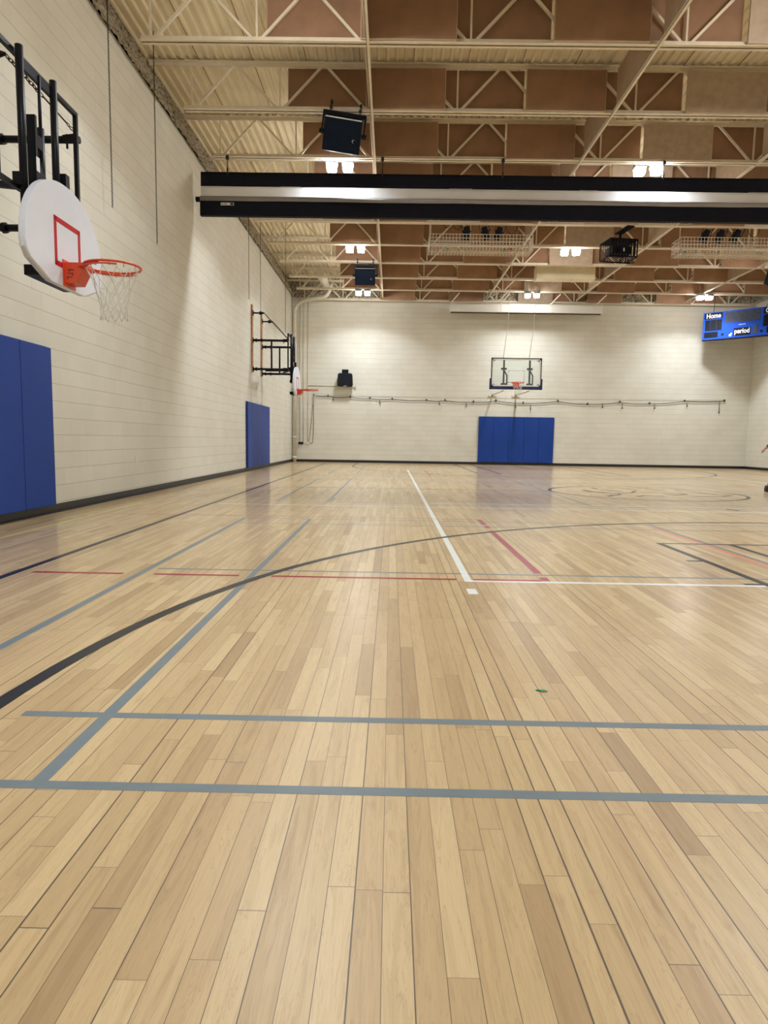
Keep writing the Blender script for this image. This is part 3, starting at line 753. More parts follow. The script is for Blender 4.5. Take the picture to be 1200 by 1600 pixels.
def end_hoop():
    root = thing('basketball_hoop', (4.50, 24.90, 0), 'rectangular glass basketball hoop with blue padded lower edge, above far wall pads', 'basketball hoop')
    # local: board faces -Y; built along +X then turned
    w2 = 0.915; z0, z1 = 2.90, 3.97
    MB().b2(-w2+0.03, w2-0.03, -0.006, 0.006, z0+0.04, z1-0.03).build('glass_board', M['glass'], root)
    f = MB()
    for a in ((-w2, w2, z1-0.03, z1), (-w2, w2, z0, z0+0.05), (-w2, -w2+0.03, z0, z1), (w2-0.03, w2, z0, z1)): f.b2(a[0], a[1], -0.02, 0.02, a[2], a[3])
    f.build('board_frame', M['navy'], root)
    b = MB()
    for a in ((-w2+0.03, w2-0.03, z1-0.080, z1-0.03), (-w2+0.03, w2-0.03, z0+0.05, z0+0.10), (-w2+0.03, -w2+0.080, z0+0.05, z1-0.03), (w2-0.080, w2-0.03, z0+0.05, z1-0.03)): b.b2(a[0], a[1], -0.012, -0.0065, a[2], a[3])
    b.build('white_border', M['letter'], root)
    t = MB()
    for a in ((-0.30, 0.30, 3.50, 3.53), (-0.30, 0.30, 3.08, 3.11), (-0.30, -0.27, 3.08, 3.53), (0.27, 0.30, 3.08, 3.53)): t.b2(a[0], a[1], -0.0075, -0.0065, a[2], a[3])
    t.build('shooting_square', pm('faint_square_paint', (0.72, 0.78, 0.78), rough=0.4, var=0.02), root)
    p = MB(); p.b2(-w2-0.03, w2+0.03, -0.05, 0.05, z0-0.06, z0+0.02, bev=0.015); p.b2(-w2-0.045, -w2+0.02, -0.05, 0.05, z0-0.06, z0+0.33, bev=0.015); p.b2(w2-0.02, w2+0.045, -0.05, 0.05, z0-0.06, z0+0.33, bev=0.015)
    p.build('edge_padding', pm('navy_pad', (0.008, 0.022, 0.10), rough=0.5, var=0.05), root)
    for sx in (-1, 1):
        for (zc, sz) in ((z1-0.07, -1), (z0+0.09, 1)):
            MB().prism([(sx*(w2-0.06), zc), (sx*(w2-0.20), zc), (sx*(w2-0.06), zc+sz*0.075)], 'y', 0.008, 0.018).build('corner_gusset', M['blkmetal'], root)
    hold = thing('rim_mount', (0, -0.006, 0), None, None); hold.parent = root; hold.rotation_euler = (0, 0, -PI/2)
    # rim, bracket, net in a turned frame: build directly in root space instead
    COL.objects.unlink(hold); bpy.data.objects.remove(hold)
    tmp = bpy.data.objects.new('tmp', None); before = set(bpy.data.objects)
    rim_parts(tmp, 0.006, 3.06, glass=True)
    R = Matrix.Rotation(-PI/2, 4, 'Z')
    for o in [o for o in bpy.data.objects if o not in before]:
        o.data.transform(R)
        if o.parent == tmp: o.parent = root
    bpy.data.objects.remove(tmp)
    for x in (-0.44, 0.50):
        MB().b2(x-0.03, x+0.03, 0.05, 0.11, 2.86, 3.92).build('mast', M['blkmetal'], root)
        MB().b2(x-0.10, x+0.10, 0.03, 0.12, 3.55, 3.62).b2(x-0.10, x+0.10, 0.03, 0.12, 3.0, 3.07).b2(x-0.2, x+0.2, 0.03, 0.06, 2.92, 2.96).build('board_clamp', M['blkmetal'], root)
        MB().tube([(x+0.12, 0.10, 2.92), (x+0.12, 0.10, 3.35), (x+0.02, 0.10, 3.52)], 0.026, n=8).build('adjuster', M['blkmetal'], root)
        for z in (2.78,):
            MB().tube([(x, 0.08, z+0.02), (x, YF-24.90-0.02, z+0.04)], 0.03, n=8).build('arm', M['pipe'], root)
        MB().b2(x-0.16, x+0.16, YF-24.90-0.05, YF-24.90, 2.76, 2.84).b2(x-0.04, x+0.04, YF-24.90-0.05, YF-24.90, 2.765, 2.95).build('wall_plate', M['pipe'], root)
        MB().tube([(x-0.04, 0.08, 3.92), (x+0.08, 0.08, 5.0), (x+0.14, 0.08, ZJ-0.02)], 0.010, n=6).build('support_cable', M['pipe'], root)
    return root
end_hoop()

# ================================================================== CHAINS ON THE LEFT WALL
for i, (x, y, z0, z1, lab) in enumerate(((-3.90, 9.62, 4.06, 7.345, 'dark chain hanging free down the left wall, the nearer one'),
        (-3.90, 11.40, 4.08, 7.345, 'dark chain hanging free down the left wall, second from the camera'),
        (-3.98, 18.95, 4.72, 7.345, 'thin dark chain above the first wall plank of the distant side hoop'),
        (-3.98, 20.60, 4.72, 7.345, 'thin dark chain above the second wall plank of the distant side hoop'))):
    mb = MB().chain((0, 0, z1), (0, 0, z0), 0.034 if i < 2 else 0.03, 0.0036)
    tag(mb.build('hanging_chain', M['chain'], loc=(x, y, 0)), lab, 'chain', 'chains down the left wall')
tag(MB().tube([(0, 0, 3.86), (0, 0, ZT)], 0.006, n=6).build('lifting_cable', M['chain'], loc=(-3.0, 19.1, 0)), 'dark lifting cable rising from the distant side hoop frame to the roof', 'cable')

# ================================================================== ROLLED DIVIDER CURTAIN
def curtain():
    root = thing('divider_curtain', (0, 14.02, 0), 'rolled-up black and white gym divider curtain hung across the whole room', 'divider curtain')
    x0, x1 = -3.90, 13.9
    def sheet(z0, z1, amp, mi_mat, name, y=0.0, nv=4, t=0.012, sagf=0.0):
        mb = MB(); nx = 60; rows_ = []
        for side in (0, 1):
            g = []
            for i in range(nx+1):
                x = x0+(x1-x0)*i/nx; row = []
                sag = sagf*math.sin(x*0.55)
                for j in range(nv+1):
                    z = z0+(z1-z0)*j/nv + sag
                    yy = y+amp*math.sin(x*2.1+j*0.5)+amp*0.6*math.sin(x*5.3+j)+side*t
                    row.append(mb.bm.verts.new((x, yy, z)))
                g.append(row)
            rows_.append(g)
        for g in rows_:
            for i in range(nx):
                for j in range(nv):
                    f = mb.bm.faces.new((g[i][j], g[i+1][j], g[i+1][j+1], g[i][j+1])); f.smooth = True
        A, B = rows_
        for i in range(nx):
            mb.bm.faces.new((A[i][0], B[i][0], B[i+1][0], A[i+1][0])); mb.bm.faces.new((A[i][nv], A[i+1][nv], B[i+1][nv], B[i][nv]))
        for i in (0, nx):
            for j in range(nv): mb.bm.faces.new((A[i][j], A[i][j+1], B[i][j+1], B[i][j]))
        return mb.build(name, mi_mat, root)
    sheet(5.93, 6.20, 0.002, M['navy'], 'top_band')
    sheet(5.66, 5.94, 0.003, M['mesh'], 'mesh_panel', t=0.006, y=0.004)
    MB().tube([(x0, -0.03, 5.665), (x1, -0.03, 5.665)], 0.062, n=16).build('roll', pm('grey_curtain_roll', (0.33, 0.31, 0.30), rough=0.7, spec=0.2, var=0.06), root)
    sheet(5.34, 5.64, 0.002, M['navy'], 'lower_band', y=-0.075, t=0.10)
    MB().tube([(x0-0.09, -0.03, 5.66), (x0, -0.03, 5.66)], 0.05, n=10).build('roll_end', M['blkmetal'], root)
    lb = MB().b2(-3.48, -3.22, -0.089, -0.084, 5.535, 5.585).build('label', M['sticker'], root)
    lk = MB()
    for q in range(7): lk.b2(-3.47+q*0.018, -3.46+q*0.018, -0.091, -0.088, 5.55, 5.57)
    lk.b2(-3.29, -3.23, -0.091, -0.088, 5.54, 5.58).build('label_print', M['ink'], lb)
    for x in (-3.36, -0.27, 2.12, 5.30, 8.5, 11.6):
        h = MB().b2(x-0.02, x+0.02, -0.02, 0.07, ZJ-0.035, ZJ-0.001).b2(x-0.03, x+0.03, -0.04, 0.03, 6.44, 6.49); h.chain((x, 0, 6.46), (x, 0, 6.20), 0.05, 0.006); h.b2(x-0.015, x+0.015, -0.02, 0.03, 6.16, 6.27)
        h.build('hanger', M['chain'], root)
curtain()

# ================================================================== LOUDSPEAKERS
def speaker_proto():
    root = thing('loudspeaker', (0, 0, 0), 'x', 'loudspeaker')
    t = math.radians(20)      # leans its face down toward the floor
    R = Matrix.Rotation(t, 3, 'X')
    def P(mb, name, mat, par):
        for v in mb.bm.verts: v.co = R @ v.co
        return mb.build(name, mat, par)
    cab = MB().prism([(-0.32, -0.20), (0.32, -0.20), (0.24, 0.22), (-0.24, 0.22)], 'z', -0.52, 0.0, bev=0.012)
    c = P(cab, 'cabinet', M['spkr'], root)
    P(MB().b2(-0.295, 0.295, -0.222, -0.199, -0.505, -0.03, bev=0.01), 'grille', M['grille'], root)
    P(MB().b2(-0.31, 0.31, -0.206, -0.200, -0.022, -0.004), 'trim_strip', M['steel'], root)
    lg = MB(); pts = [(0.20+0.020*math.cos(a), -0.226, -0.33+0.020*math.sin(a)) for a in [math.radians(60+k*21) for k in range(11)]]; lg.tube(pts, 0.004, n=4)
    P(lg, 'badge', M['letter'], root)
    y = MB(); y.b2(-0.37, 0.37, -0.06, 0.06, 0.05, 0.075).b2(-0.37, -0.345, -0.06, 0.06, -0.28, 0.075).b2(0.345, 0.37, -0.06, 0.06, -0.28, 0.075)
    y.tube([(-0.40, 0, -0.25), (-0.32, 0, -0.25)], 0.04, n=10).tube([(0.32, 0, -0.25), (0.40, 0, -0.25)], 0.04, n=10)
    y.b2(-0.345, 0.345, -0.075, 0.04, 0.0, 0.07)
    y.build('yoke', M['blkmetal'], root)
    for x in (-0.25, 0.25):
        MB().tube([(x, 0, 0.07), (x, 0, 0.20)], 0.010, n=6).b2(x-0.025, x+0.025, -0.03, 0.03, 0.13, 0.17).b2(x-0.02, x+0.02, -0.03, 0.03, 0.22, 0.26).tube([(x, 0, 0.20), (x, 0, 0.24)], 0.016, n=6).build('hanger', M['chain'], root)
    return root
spk = speaker_proto(); spk.location = (-0.89, 12.10, 6.37); spk.rotation_euler = (0, math.radians(7), 0.05)
tag(spk, 'large dark loudspeaker hanging from the second visible joist, nearest the camera', 'loudspeaker', 'hanging loudspeakers')
s2 = copy_tree(spk); s2.location = (-0.92, 22.0, 6.37); s2.rotation_euler = (0, 0, 0)
tag(s2, 'smaller-looking dark loudspeaker hanging beyond the divider curtain on the left', 'loudspeaker', 'hanging loudspeakers')
s3 = copy_tree(spk); s3.location = (12.15, 22.0, 6.50); s3.rotation_euler = (0, 0, 0.2)
tag(s3, 'dark loudspeaker cut off by the right edge of the photo', 'loudspeaker', 'hanging loudspeakers')

# ================================================================== STAGE LIGHT BASKETS, PAR LIGHTS
def basket(x0, x1, lab):
    y0, y1, z0, z1 = 18.0, 18.58, 5.86, 6.24
    root = thing('wire_basket', (x0, y0, z0), lab, 'wire basket', 'cream wire baskets under the stage lights')
    Lx, Ly, Lz = x1-x0, y1-y0, z1-z0
    n = int(Lx/0.085)
    def grid(name, f):
        g = MB(); f(g); g.build(name, M['wire'], root)
    r = 0.0070
    def front(g, y=0.0):
        for i in range(n+1): g.tube([(Lx*i/n, y, 0), (Lx*i/n, y, Lz)], r, n=4)
        for j in range(5): g.tube([(0, y, Lz*j/4), (Lx, y, Lz*j/4)], r, n=4)
    grid('front_panel', front); grid('rear_panel', lambda g: front(g, Ly))
    def bot(g):
        for i in range(n+1): g.tube([(Lx*i/n, 0, 0), (Lx*i/n, Ly, 0)], r, n=4)
        for j in range(7): g.tube([(0, Ly*j/6, 0), (Lx, Ly*j/6, 0)], r, n=4)
    grid('bottom_panel', bot)
    def side(x):
        def f(g):
            for j in range(7): g.tube([(x, Ly*j/6, 0), (x, Ly*j/6, Lz)], r, n=4)
            for j in range(5): g.tube([(x, 0, Lz*j/4), (x, Ly, Lz*j/4)], r, n=4)
        return f
    grid('end_panel', side(0)); grid('end_panel', side(Lx))
    for x in (0.0, Lx): MB().tube([(x, 0.1, Lz), (x, 0.1, ZJ-z0)], 0.008, n=6).build('hanger_rod', M['wire'], root)
    return root
basket(0.90, 3.57, 'cream wire basket hanging left of the projector cage')
basket(7.36, 10.0, 'cream wire basket hanging at the right edge, right of the projector cage')

def par_proto():
    root = thing('stage_light', (0, 0, 0), 'x', 'stage light')
    R = Matrix.Rotation(math.radians(18), 3, 'X')
    b = MB().lathe([(0.055, 0.0), (0.065, -0.05), (0.075, -0.12), (0.075, -0.16), (0.085, -0.17), (0.085, -0.26), (0.06, -0.265)], n=16)
    for v in b.bm.verts: v.co = R @ v.co
    b.build('lamp_can', M['blkmat'], root)
    y = MB().b2(-0.10, 0.10, -0.012, 0.012, 0.06, 0.072).b2(-0.10, -0.092, -0.012, 0.012, -0.12, 0.07).b2(0.092, 0.10, -0.012, 0.012, -0.12, 0.07)
    y.tube([(-0.10, 0.0, -0.10), (0.10, 0.0, -0.10)], 0.012, n=6)
    y.build('yoke', M['blkmat'], root)
    MB().b2(-0.03, 0.03, -0.03, 0.03, 0.07, 0.17).build('clamp', M['blkmat'], root)
    return root
pr = par_proto(); k = 0
lab = ('leftmost of three above the left wire basket', 'middle of three above the left wire basket', 'rightmost of three above the left wire basket', 'leftmost of three above the right wire basket', 'middle of three above the right wire basket', 'rightmost of three above the right wire basket')
for (x, ry) in ((1.88, 0.05), (2.33, -0.30), (2.76, 0.28), (8.16, 0.30), (8.55, 0.32), (8.98, 0.45)):
    o = pr if k == 0 else copy_tree(pr)
    o.location = (x, 18.30, 6.52); o.rotation_euler = (0, ry, 0); o.scale = (1.25, 1.25, 1.25)
    tag(o, 'black stage light can hanging, '+lab[k], 'stage light', 'black stage lights'); k += 1
for x0, x1, nm in ((1.0, 3.4, 'left'), (7.5, 9.9, 'right')):
    tag(MB().tube([(0, 0, 0), (x1-x0, 0, 0)], 0.024, n=8).build('lighting_bar', M['blkmat'], loc=(x0, 18.30, 6.757)), 'black pipe carrying the stage lights above the %s wire basket' % nm, 'lighting bar')
for i, (cx, rr_) in enumerate(((1.36, 0.08), (1.63, 0.10), (3.05, 0.14), (9.35, 0.14))):
    pts = [(rr_*math.sin(a)*1.0, 0.02*math.sin(3*a), rr_*math.cos(a)*1.25-rr_) for a in [2*PI*q/20 for q in range(20)]]
    tag(MB().tube(pts, 0.007, n=5, closed=True).build('looped_cable', M['blkmat'], loc=(cx, 18.3, 6.66)), ('black cable loop, leftmost above the left wire basket', 'black cable loop beside the leftmost stage light', 'black cable loop at the right end above the left wire basket', 'black cable loop above the right wire basket')[i], 'cable', 'cable loops among the stage lights')

# solid lumps whose colour and shape stand for coloured gel reflections
def gel_lump(name, x, y, size, mat, lab):
    mb = MB(); rnd = random.Random(int(x*100)); n, m_ = 12, 6; rings = []
    for i in range(1, m_):
        ph = PI*i/m_; rings.append([mb.bm.verts.new((size*math.sin(ph)*math.cos(2*PI*q/n)*(1+rnd.uniform(-.12, .12)), size*math.sin(ph)*math.sin(2*PI*q/n)*0.9, size*0.55*math.cos(ph)*(1+rnd.uniform(-.2, .2)))) for q in range(n)])
    for A, B in zip(rings, rings[1:]):
        for q in range(n): f = mb.bm.faces.new((A[q], A[(q+1) % n], B[(q+1) % n], B[q])); f.smooth = True
    mb.bm.faces.new(rings[0]); mb.bm.faces.new(rings[-1][::-1])
    tag(mb.build('gel_glint', mat, loc=(x, y, 5.872+size*0.55*1.25)), lab, 'gel pouch', 'lumps for coloured gel reflections in the wire baskets')
cm = {c: pm(c+'_gel_tint', v, rough=0.8, var=0.1) for c, v in {'red': (0.55, 0.06, 0.05), 'teal': (0.03, 0.12, 0.12), 'yellow': (0.60, 0.42, 0.08), 'pink': (0.55, 0.10, 0.16), 'darkgreen': (0.02, 0.12, 0.07), 'blue': (0.04, 0.10, 0.22), 'white': (0.75, 0.74, 0.72)}.items()}
for (x, y, c, l) in ((1.10, 18.3, 'red', 'red gel-reflection lump at the left end of the left wire basket'), (1.36, 18.3, 'teal', 'dark teal gel-reflection lump near the left end of the left wire basket'),
    (1.56, 18.28, 'yellow', 'yellow gel-reflection lump in the left half of the left wire basket'), (2.60, 18.3, 'pink', 'pink gel-reflection lump in the right half of the left wire basket'),
    (2.87, 18.3, 'darkgreen', 'dark green gel-reflection lump in the right half of the left wire basket'), (3.02, 18.22, 'red', 'red gel-reflection lump right of the dark green one in the left basket'),
    (3.28, 18.3, 'yellow', 'yellow gel-reflection lump at the right end of the left wire basket'), (7.58, 18.3, 'blue', 'dark blue gel-reflection lump at the left end of the right wire basket'),
    (7.95, 18.3, 'white', 'white gel-reflection lump in the right wire basket'), (9.55, 18.3, 'darkgreen', 'dark green gel-reflection lump toward the photo edge in the right wire basket')):
    gel_lump('glint', x, y, 0.075, cm[c], l)

# ================================================================== PROJECTOR CAGE
M['cage'] = pm('matt_black_cage', (0.008, 0.008, 0.010), rough=0.8, var=0.1, spec=0.08)
def projector():
    root = thing('projector_cage', (6.02, 18.35, 0), 'black barred projector cage hanging on a pole between the wire baskets', 'projector cage', rz=math.radians(8))
    z0, z1 = 5.84, 6.28; w2 = 0.37; d = 0.62
    MB().tube([(0, 0.25, z1), (0, 0.25, ZJ+0.02)], 0.030, n=10).b2(-0.10, 0.10, -0.33, 0.37, ZJ-0.03, ZJ-0.001).b2(-0.12, 0.12, 0.13, 0.37, z1, z1+0.02).build('pole', M['cage'], root)
    c = MB(); e = 0.013
    for x in (-w2, w2):
        for y in (0, d): c.b2(x-e, x+e, y-e, y+e, z0, z1)
    for z in (z0, z1):
        for y in (0, d): c.b2(-w2, w2, y-e, y+e, z-e, z+e)
        for x in (-w2, w2): c.b2(x-e, x+e, 0, d, z-e, z+e)
    c.build('cage_frame', M['cage'], root)
    for i in range(1, 9):
        x = -w2+2*w2*i/9
        MB().b2(x-0.014, x+0.014, -0.006, 0.006, z0, z1).build('front_bar', M['cage'], root)
        MB().b2(x-0.010, x+0.010, 0, d, z0-0.006, z0+0.006).build('bottom_bar', M['cage'], root)
    for x in (-w2, w2):
        for i in range(1, 6): MB().b2(x-0.006, x+0.006, d*i/6-0.012, d*i/6+0.012, z0, z1).build('side_bar', M['cage'], root)
    MB().b2(-w2, w2, 0, d, z1-0.004, z1+0.004).build('top_plate', M['cage'], root)
    c2 = MB().b2(-0.42, 0.34, 0.30, 0.33, z0-0.10, z0-0.07)
    for x in (-0.38, 0.05, 0.30): c2.b2(x-0.01, x+0.01, 0.30, 0.33, z0-0.08, z0)
    c2.build('lower_rail', M['cage'], root)
    pj = MB().b2(-0.27, 0.27, 0.10, 0.52, z0+0.10, z0+0.29, bev=0.015).build('projector_body', pm('projector_grey', (0.015, 0.016, 0.020), rough=0.7, spec=0.1), root)
    MB().tube([(-0.12, 0.10, z0+0.19), (-0.12, 0.05, z0+0.19)], 0.055, n=16).build('projector_lens', M['cage'], pj)
    MB().b2(0.03, 0.10, 0.092, 0.099, z0+0.15, z0+0.24).build('projector_label', M['sticker'], pj)
projector()

# ================================================================== PROJECTION SCREEN CASE
def screen_case():
    y = 26.58
    root = thing('projection_screen_case', (2.17, y, 5.90), 'long white roll-up projection screen case hanging before the far wall', 'projection screen case')
    Lx = 5.85; prof = [(-0.0, 0.0), (0.0, 0.27), (0.05, 0.33), (0.26, 0.33), (0.30, 0.29), (0.30, 0.0)]
    for i in range(3):
        MB().prism(prof, 'x', Lx*i/3+0.004, Lx*(i+1)/3-0.004, bev=0.0).build('housing_section', M['case'], root)
    for x in (0.0, Lx): MB().b2(x-0.012, x+0.012, -0.01, 0.31, -0.01, 0.34).build('end_cap', M['case'], root)
    MB().b2(0.03, Lx-0.03, 0.10, 0.16, -0.03, 0.0).build('screen_bar', M['blkmetal'], root)
    for x in (0.02, 1.93, 3.85, 5.6):
        MB().bar((x, 0.1, 0.31), (x+0.30, -0.28, ZJ-5.90+0.02), 0.04, 0.04).build('hanger_strut', M['cream'], root)
        MB().tube([(x, 0.15, 0.33), (x, 0.15, 0.40)], 0.02, n=6).build('eye_bolt', M['steel'], root)
screen_case()

# ================================================================== DUCT
d = MB()
for i in range(3): d.b2(4.80+0.64*i+0.006, 4.80+0.64*(i+1)-0.006, 23.3, 23.8, 6.41, 6.82, bev=0.01)
for i in range(4): d.b2(4.80+0.64*i-0.012, 4.80+0.64*i+0.012, 23.285, 23.815, 6.395, 6.835)
for xx in (5.1, 6.7): d.b2(xx-0.02, xx+0.02, 23.5, 23.52, 6.8, 7.325)
tag(d.build('air_duct', M['deck']), 'boxy cream sheet-metal air duct between joists above the screen case', 'air duct')
def swept(a, b, c, n=8):
    a, b, c = Vector(a), Vector(b), Vector(c)
    return [a*(1-t)**2+b*2*t*(1-t)+c*t*t for t in [i/n for i in range(n+1)]]
pp_ = thing('rain_pipe', (0, 0, 0), 'cream rainwater pipe rising in the far left corner and elbowing along the roof', 'pipe')
X0, Y0 = XL+0.11, YF-0.17
path = [(X0, Y0, 0.0), (X0, Y0, 5.8)] + swept((X0, Y0, 5.9), (X0+0.02, Y0-0.1, 6.33), (-3.3, Y0-0.45, 6.36)) + [(-2.75, Y0-0.6, 6.42)] + swept((-2.7, Y0-0.62, 6.43), (-2.5, Y0-0.68, 6.5), (-2.42, Y0-0.7, 6.95))
MB().tube(path, 0.078, n=14).build('pipe_run', M['pipe'], pp_)
for z in (1.0, 3.2, 5.2): MB().tube([(X0, Y0, z-0.03), (X0, Y0, z+0.03)], 0.088, n=14).build('coupling', M['pipe'], pp_)
MB().tube([(X0, Y0, 0.12), (X0, Y0, 0.22)], 0.092, n=14).build('cleanout', M['pipe'], pp_)
# wider duct behind
tag(MB().tube([(-2.62, 24.4, 6.80), (-2.62, 26.6, 6.80)], 0.16, n=18).build('round_duct', M['pipe']), 'short round cream duct under the deck in the far left corner', 'air duct')

# ================================================================== FAR WALL ITEMS
for x, z0, nm in ((-3.74, 0.80, 'leftmost, ending in the black box'), (-3.60, 0.80, 'second, ending in the black box'), (-3.42, 0.80, 'third, ending in the ivory box'),):
    tag(MB().tube([(0, 0, z0), (0, 0, ZW)], 0.013, n=8).build('conduit', M['pipe'], loc=(x, YF-0.015, 0)), 'thin upright conduit by the corner pipe, '+nm, 'conduit', 'conduits in the far left corner')
tag(MB().b2(-0.10, 0.10, -0.06, 0, 0, 0.09, bev=0.008).build('outlet_box', M['blkmat'], loc=(-3.70, YF, 0.71)), 'small black outlet box low on the far wall by the corner pipe', 'outlet box')
tag(MB().b2(-0.06, 0.06, -0.05, 0, 0, 0.09, bev=0.008).build('outlet_box', M['plastic'], loc=(-3.42, YF, 0.71)), 'small ivory outlet box low on the far wall by the corner pipe', 'outlet box')
cb = MB().tube(swept((-3.20, YF-0.02, 2.66), (-3.16, YF-0.02, 1.2), (-3.22, YF-0.02, 0.78)) + [(-3.36, YF-0.03, 0.75)], 0.008, n=5)
cb.tube(swept((-3.20, YF-0.02, 2.66), (-3.28, YF-0.02, 1.4), (-3.38, YF-0.025, 0.78)), 0.007, n=5)
tag(cb.build('drooping_cable', M['blkmat']), 'black cable drooping to the ivory outlet box in the far left corner', 'cable')
# black padded speaker on the wall
wsx = thing('wall_speaker', (-1.90, YF, 3.04), 'black rounded wall-mounted speaker on the far wall above the strung cable', 'wall speaker')
pts = []
for (cx, cz, a0) in ((0.22, 0.46, 0), (-0.22, 0.46, 90), (-0.24, 0.08, 180), (0.24, 0.08, 270)):
    for q in range(5):
        a = math.radians(a0+q*22.5); pts.append((cx+0.07*math.cos(a), cz+0.07*math.sin(a)))
MB().prism(pts, 'y', -0.32, -0.10, bev=0.03).build('cabinet', M['blkmat'], wsx)
MB().b2(-0.13, 0.13, -0.26, -0.12, 0.52, 0.68, bev=0.01).build('top_bracket', M['blkmetal'], wsx)
MB().b2(-0.08, 0.08, -0.12, 0.0, 0.20, 0.45).build('wall_mount', M['blkmetal'], wsx)
MB().b2(-0.05, 0.07, -0.325, -0.315, 0.015, 0.04).build('badge', M['steel'], wsx)
tag(MB().tube([(-3.42, YF-0.012, 3.08), (-2.15, YF-0.012, 3.07)], 0.011, n=8).b2(-1.56, -1.47, YF-0.04, YF, 2.98, 3.06).tube([(-2.15, YF-0.012, 3.07), (-1.5, YF-0.012, 3.03)], 0.011, n=8).build('surface_conduit', pm('tan_conduit', (0.45, 0.36, 0.22), rough=0.5), None), 'thin tan conduit running level to the black wall speaker', 'conduit')
# strung cable with clips
path = []; clips = []
knots = [(-3.17, 2.69), (-2.6, 2.66), (-1.7, 2.64), (-0.9, 2.60), (0.0, 2.585), (1.4, 2.555), (2.15, 2.56), (3.3, 2.52), (4.2, 2.58), (5.3, 2.50), (6.7, 2.60), (7.9, 2.50), (9.2, 2.60), (10.4, 2.56), (11.8, 2.68), (13.40, 2.715)]
for (a, b_) in zip(knots, knots[1:]):
    for q in range(5):
        t = q/5; path.append((a[0]+(b_[0]-a[0])*t, YF-0.04, a[1]+(b_[1]-a[1])*t-0.035*math.sin(PI*t)))
path.append((13.40, YF-0.04, 2.715))
sc = thing('strung_cable', (0, 0, 0), 'long dark cable strung in shallow swags across the far wall', 'cable')
MB().tube(path, 0.012, n=5).build('cord', M['chain'], sc)
MB().tube([(-3.17, YF-0.02, 2.70), (13.45, YF-0.02, 2.735)], 0.006, n=5).build('guide_wire', M['pipe'], sc)
for i, (x, z) in enumerate(knots):
    MB().b2(x-0.022, x+0.022, YF-0.06, YF, z-0.02, z+0.06).build('clip', M['chain'], sc)
for x, z, l in ((-2.4, 2.64, 0.10), (-0.5, 2.58, 0.14), (1.9, 2.54, 0.11), (3.0, 2.5, 0.13), (5.0, 2.46, 0.11), (5.6, 2.45, 0.16), (8.5, 2.55, 0.13), (9.3, 2.55, 0.16), (10.6, 2.55, 0.14), (11.9, 2.62, 0.10), (13.2, 2.70, 0.42)):
    MB().tube([(x, YF-0.04, z), (x+0.01, YF-0.04, z-l)], 0.011, n=5).b2(x-0.01, x+0.03, YF-0.055, YF-0.02, z-l-0.05, z-l).build('drop_end', M['chain'], sc)
# small plate on the left wall
tag(MB().b2(0, 0.01, -0.04, 0.04, 0, 0.12, bev=0.003).build('outlet_plate', M['plastic'], loc=(XL, 10.67, 0.50)), 'small ivory blank plate low on the left wall between pad sets', 'outlet plate')

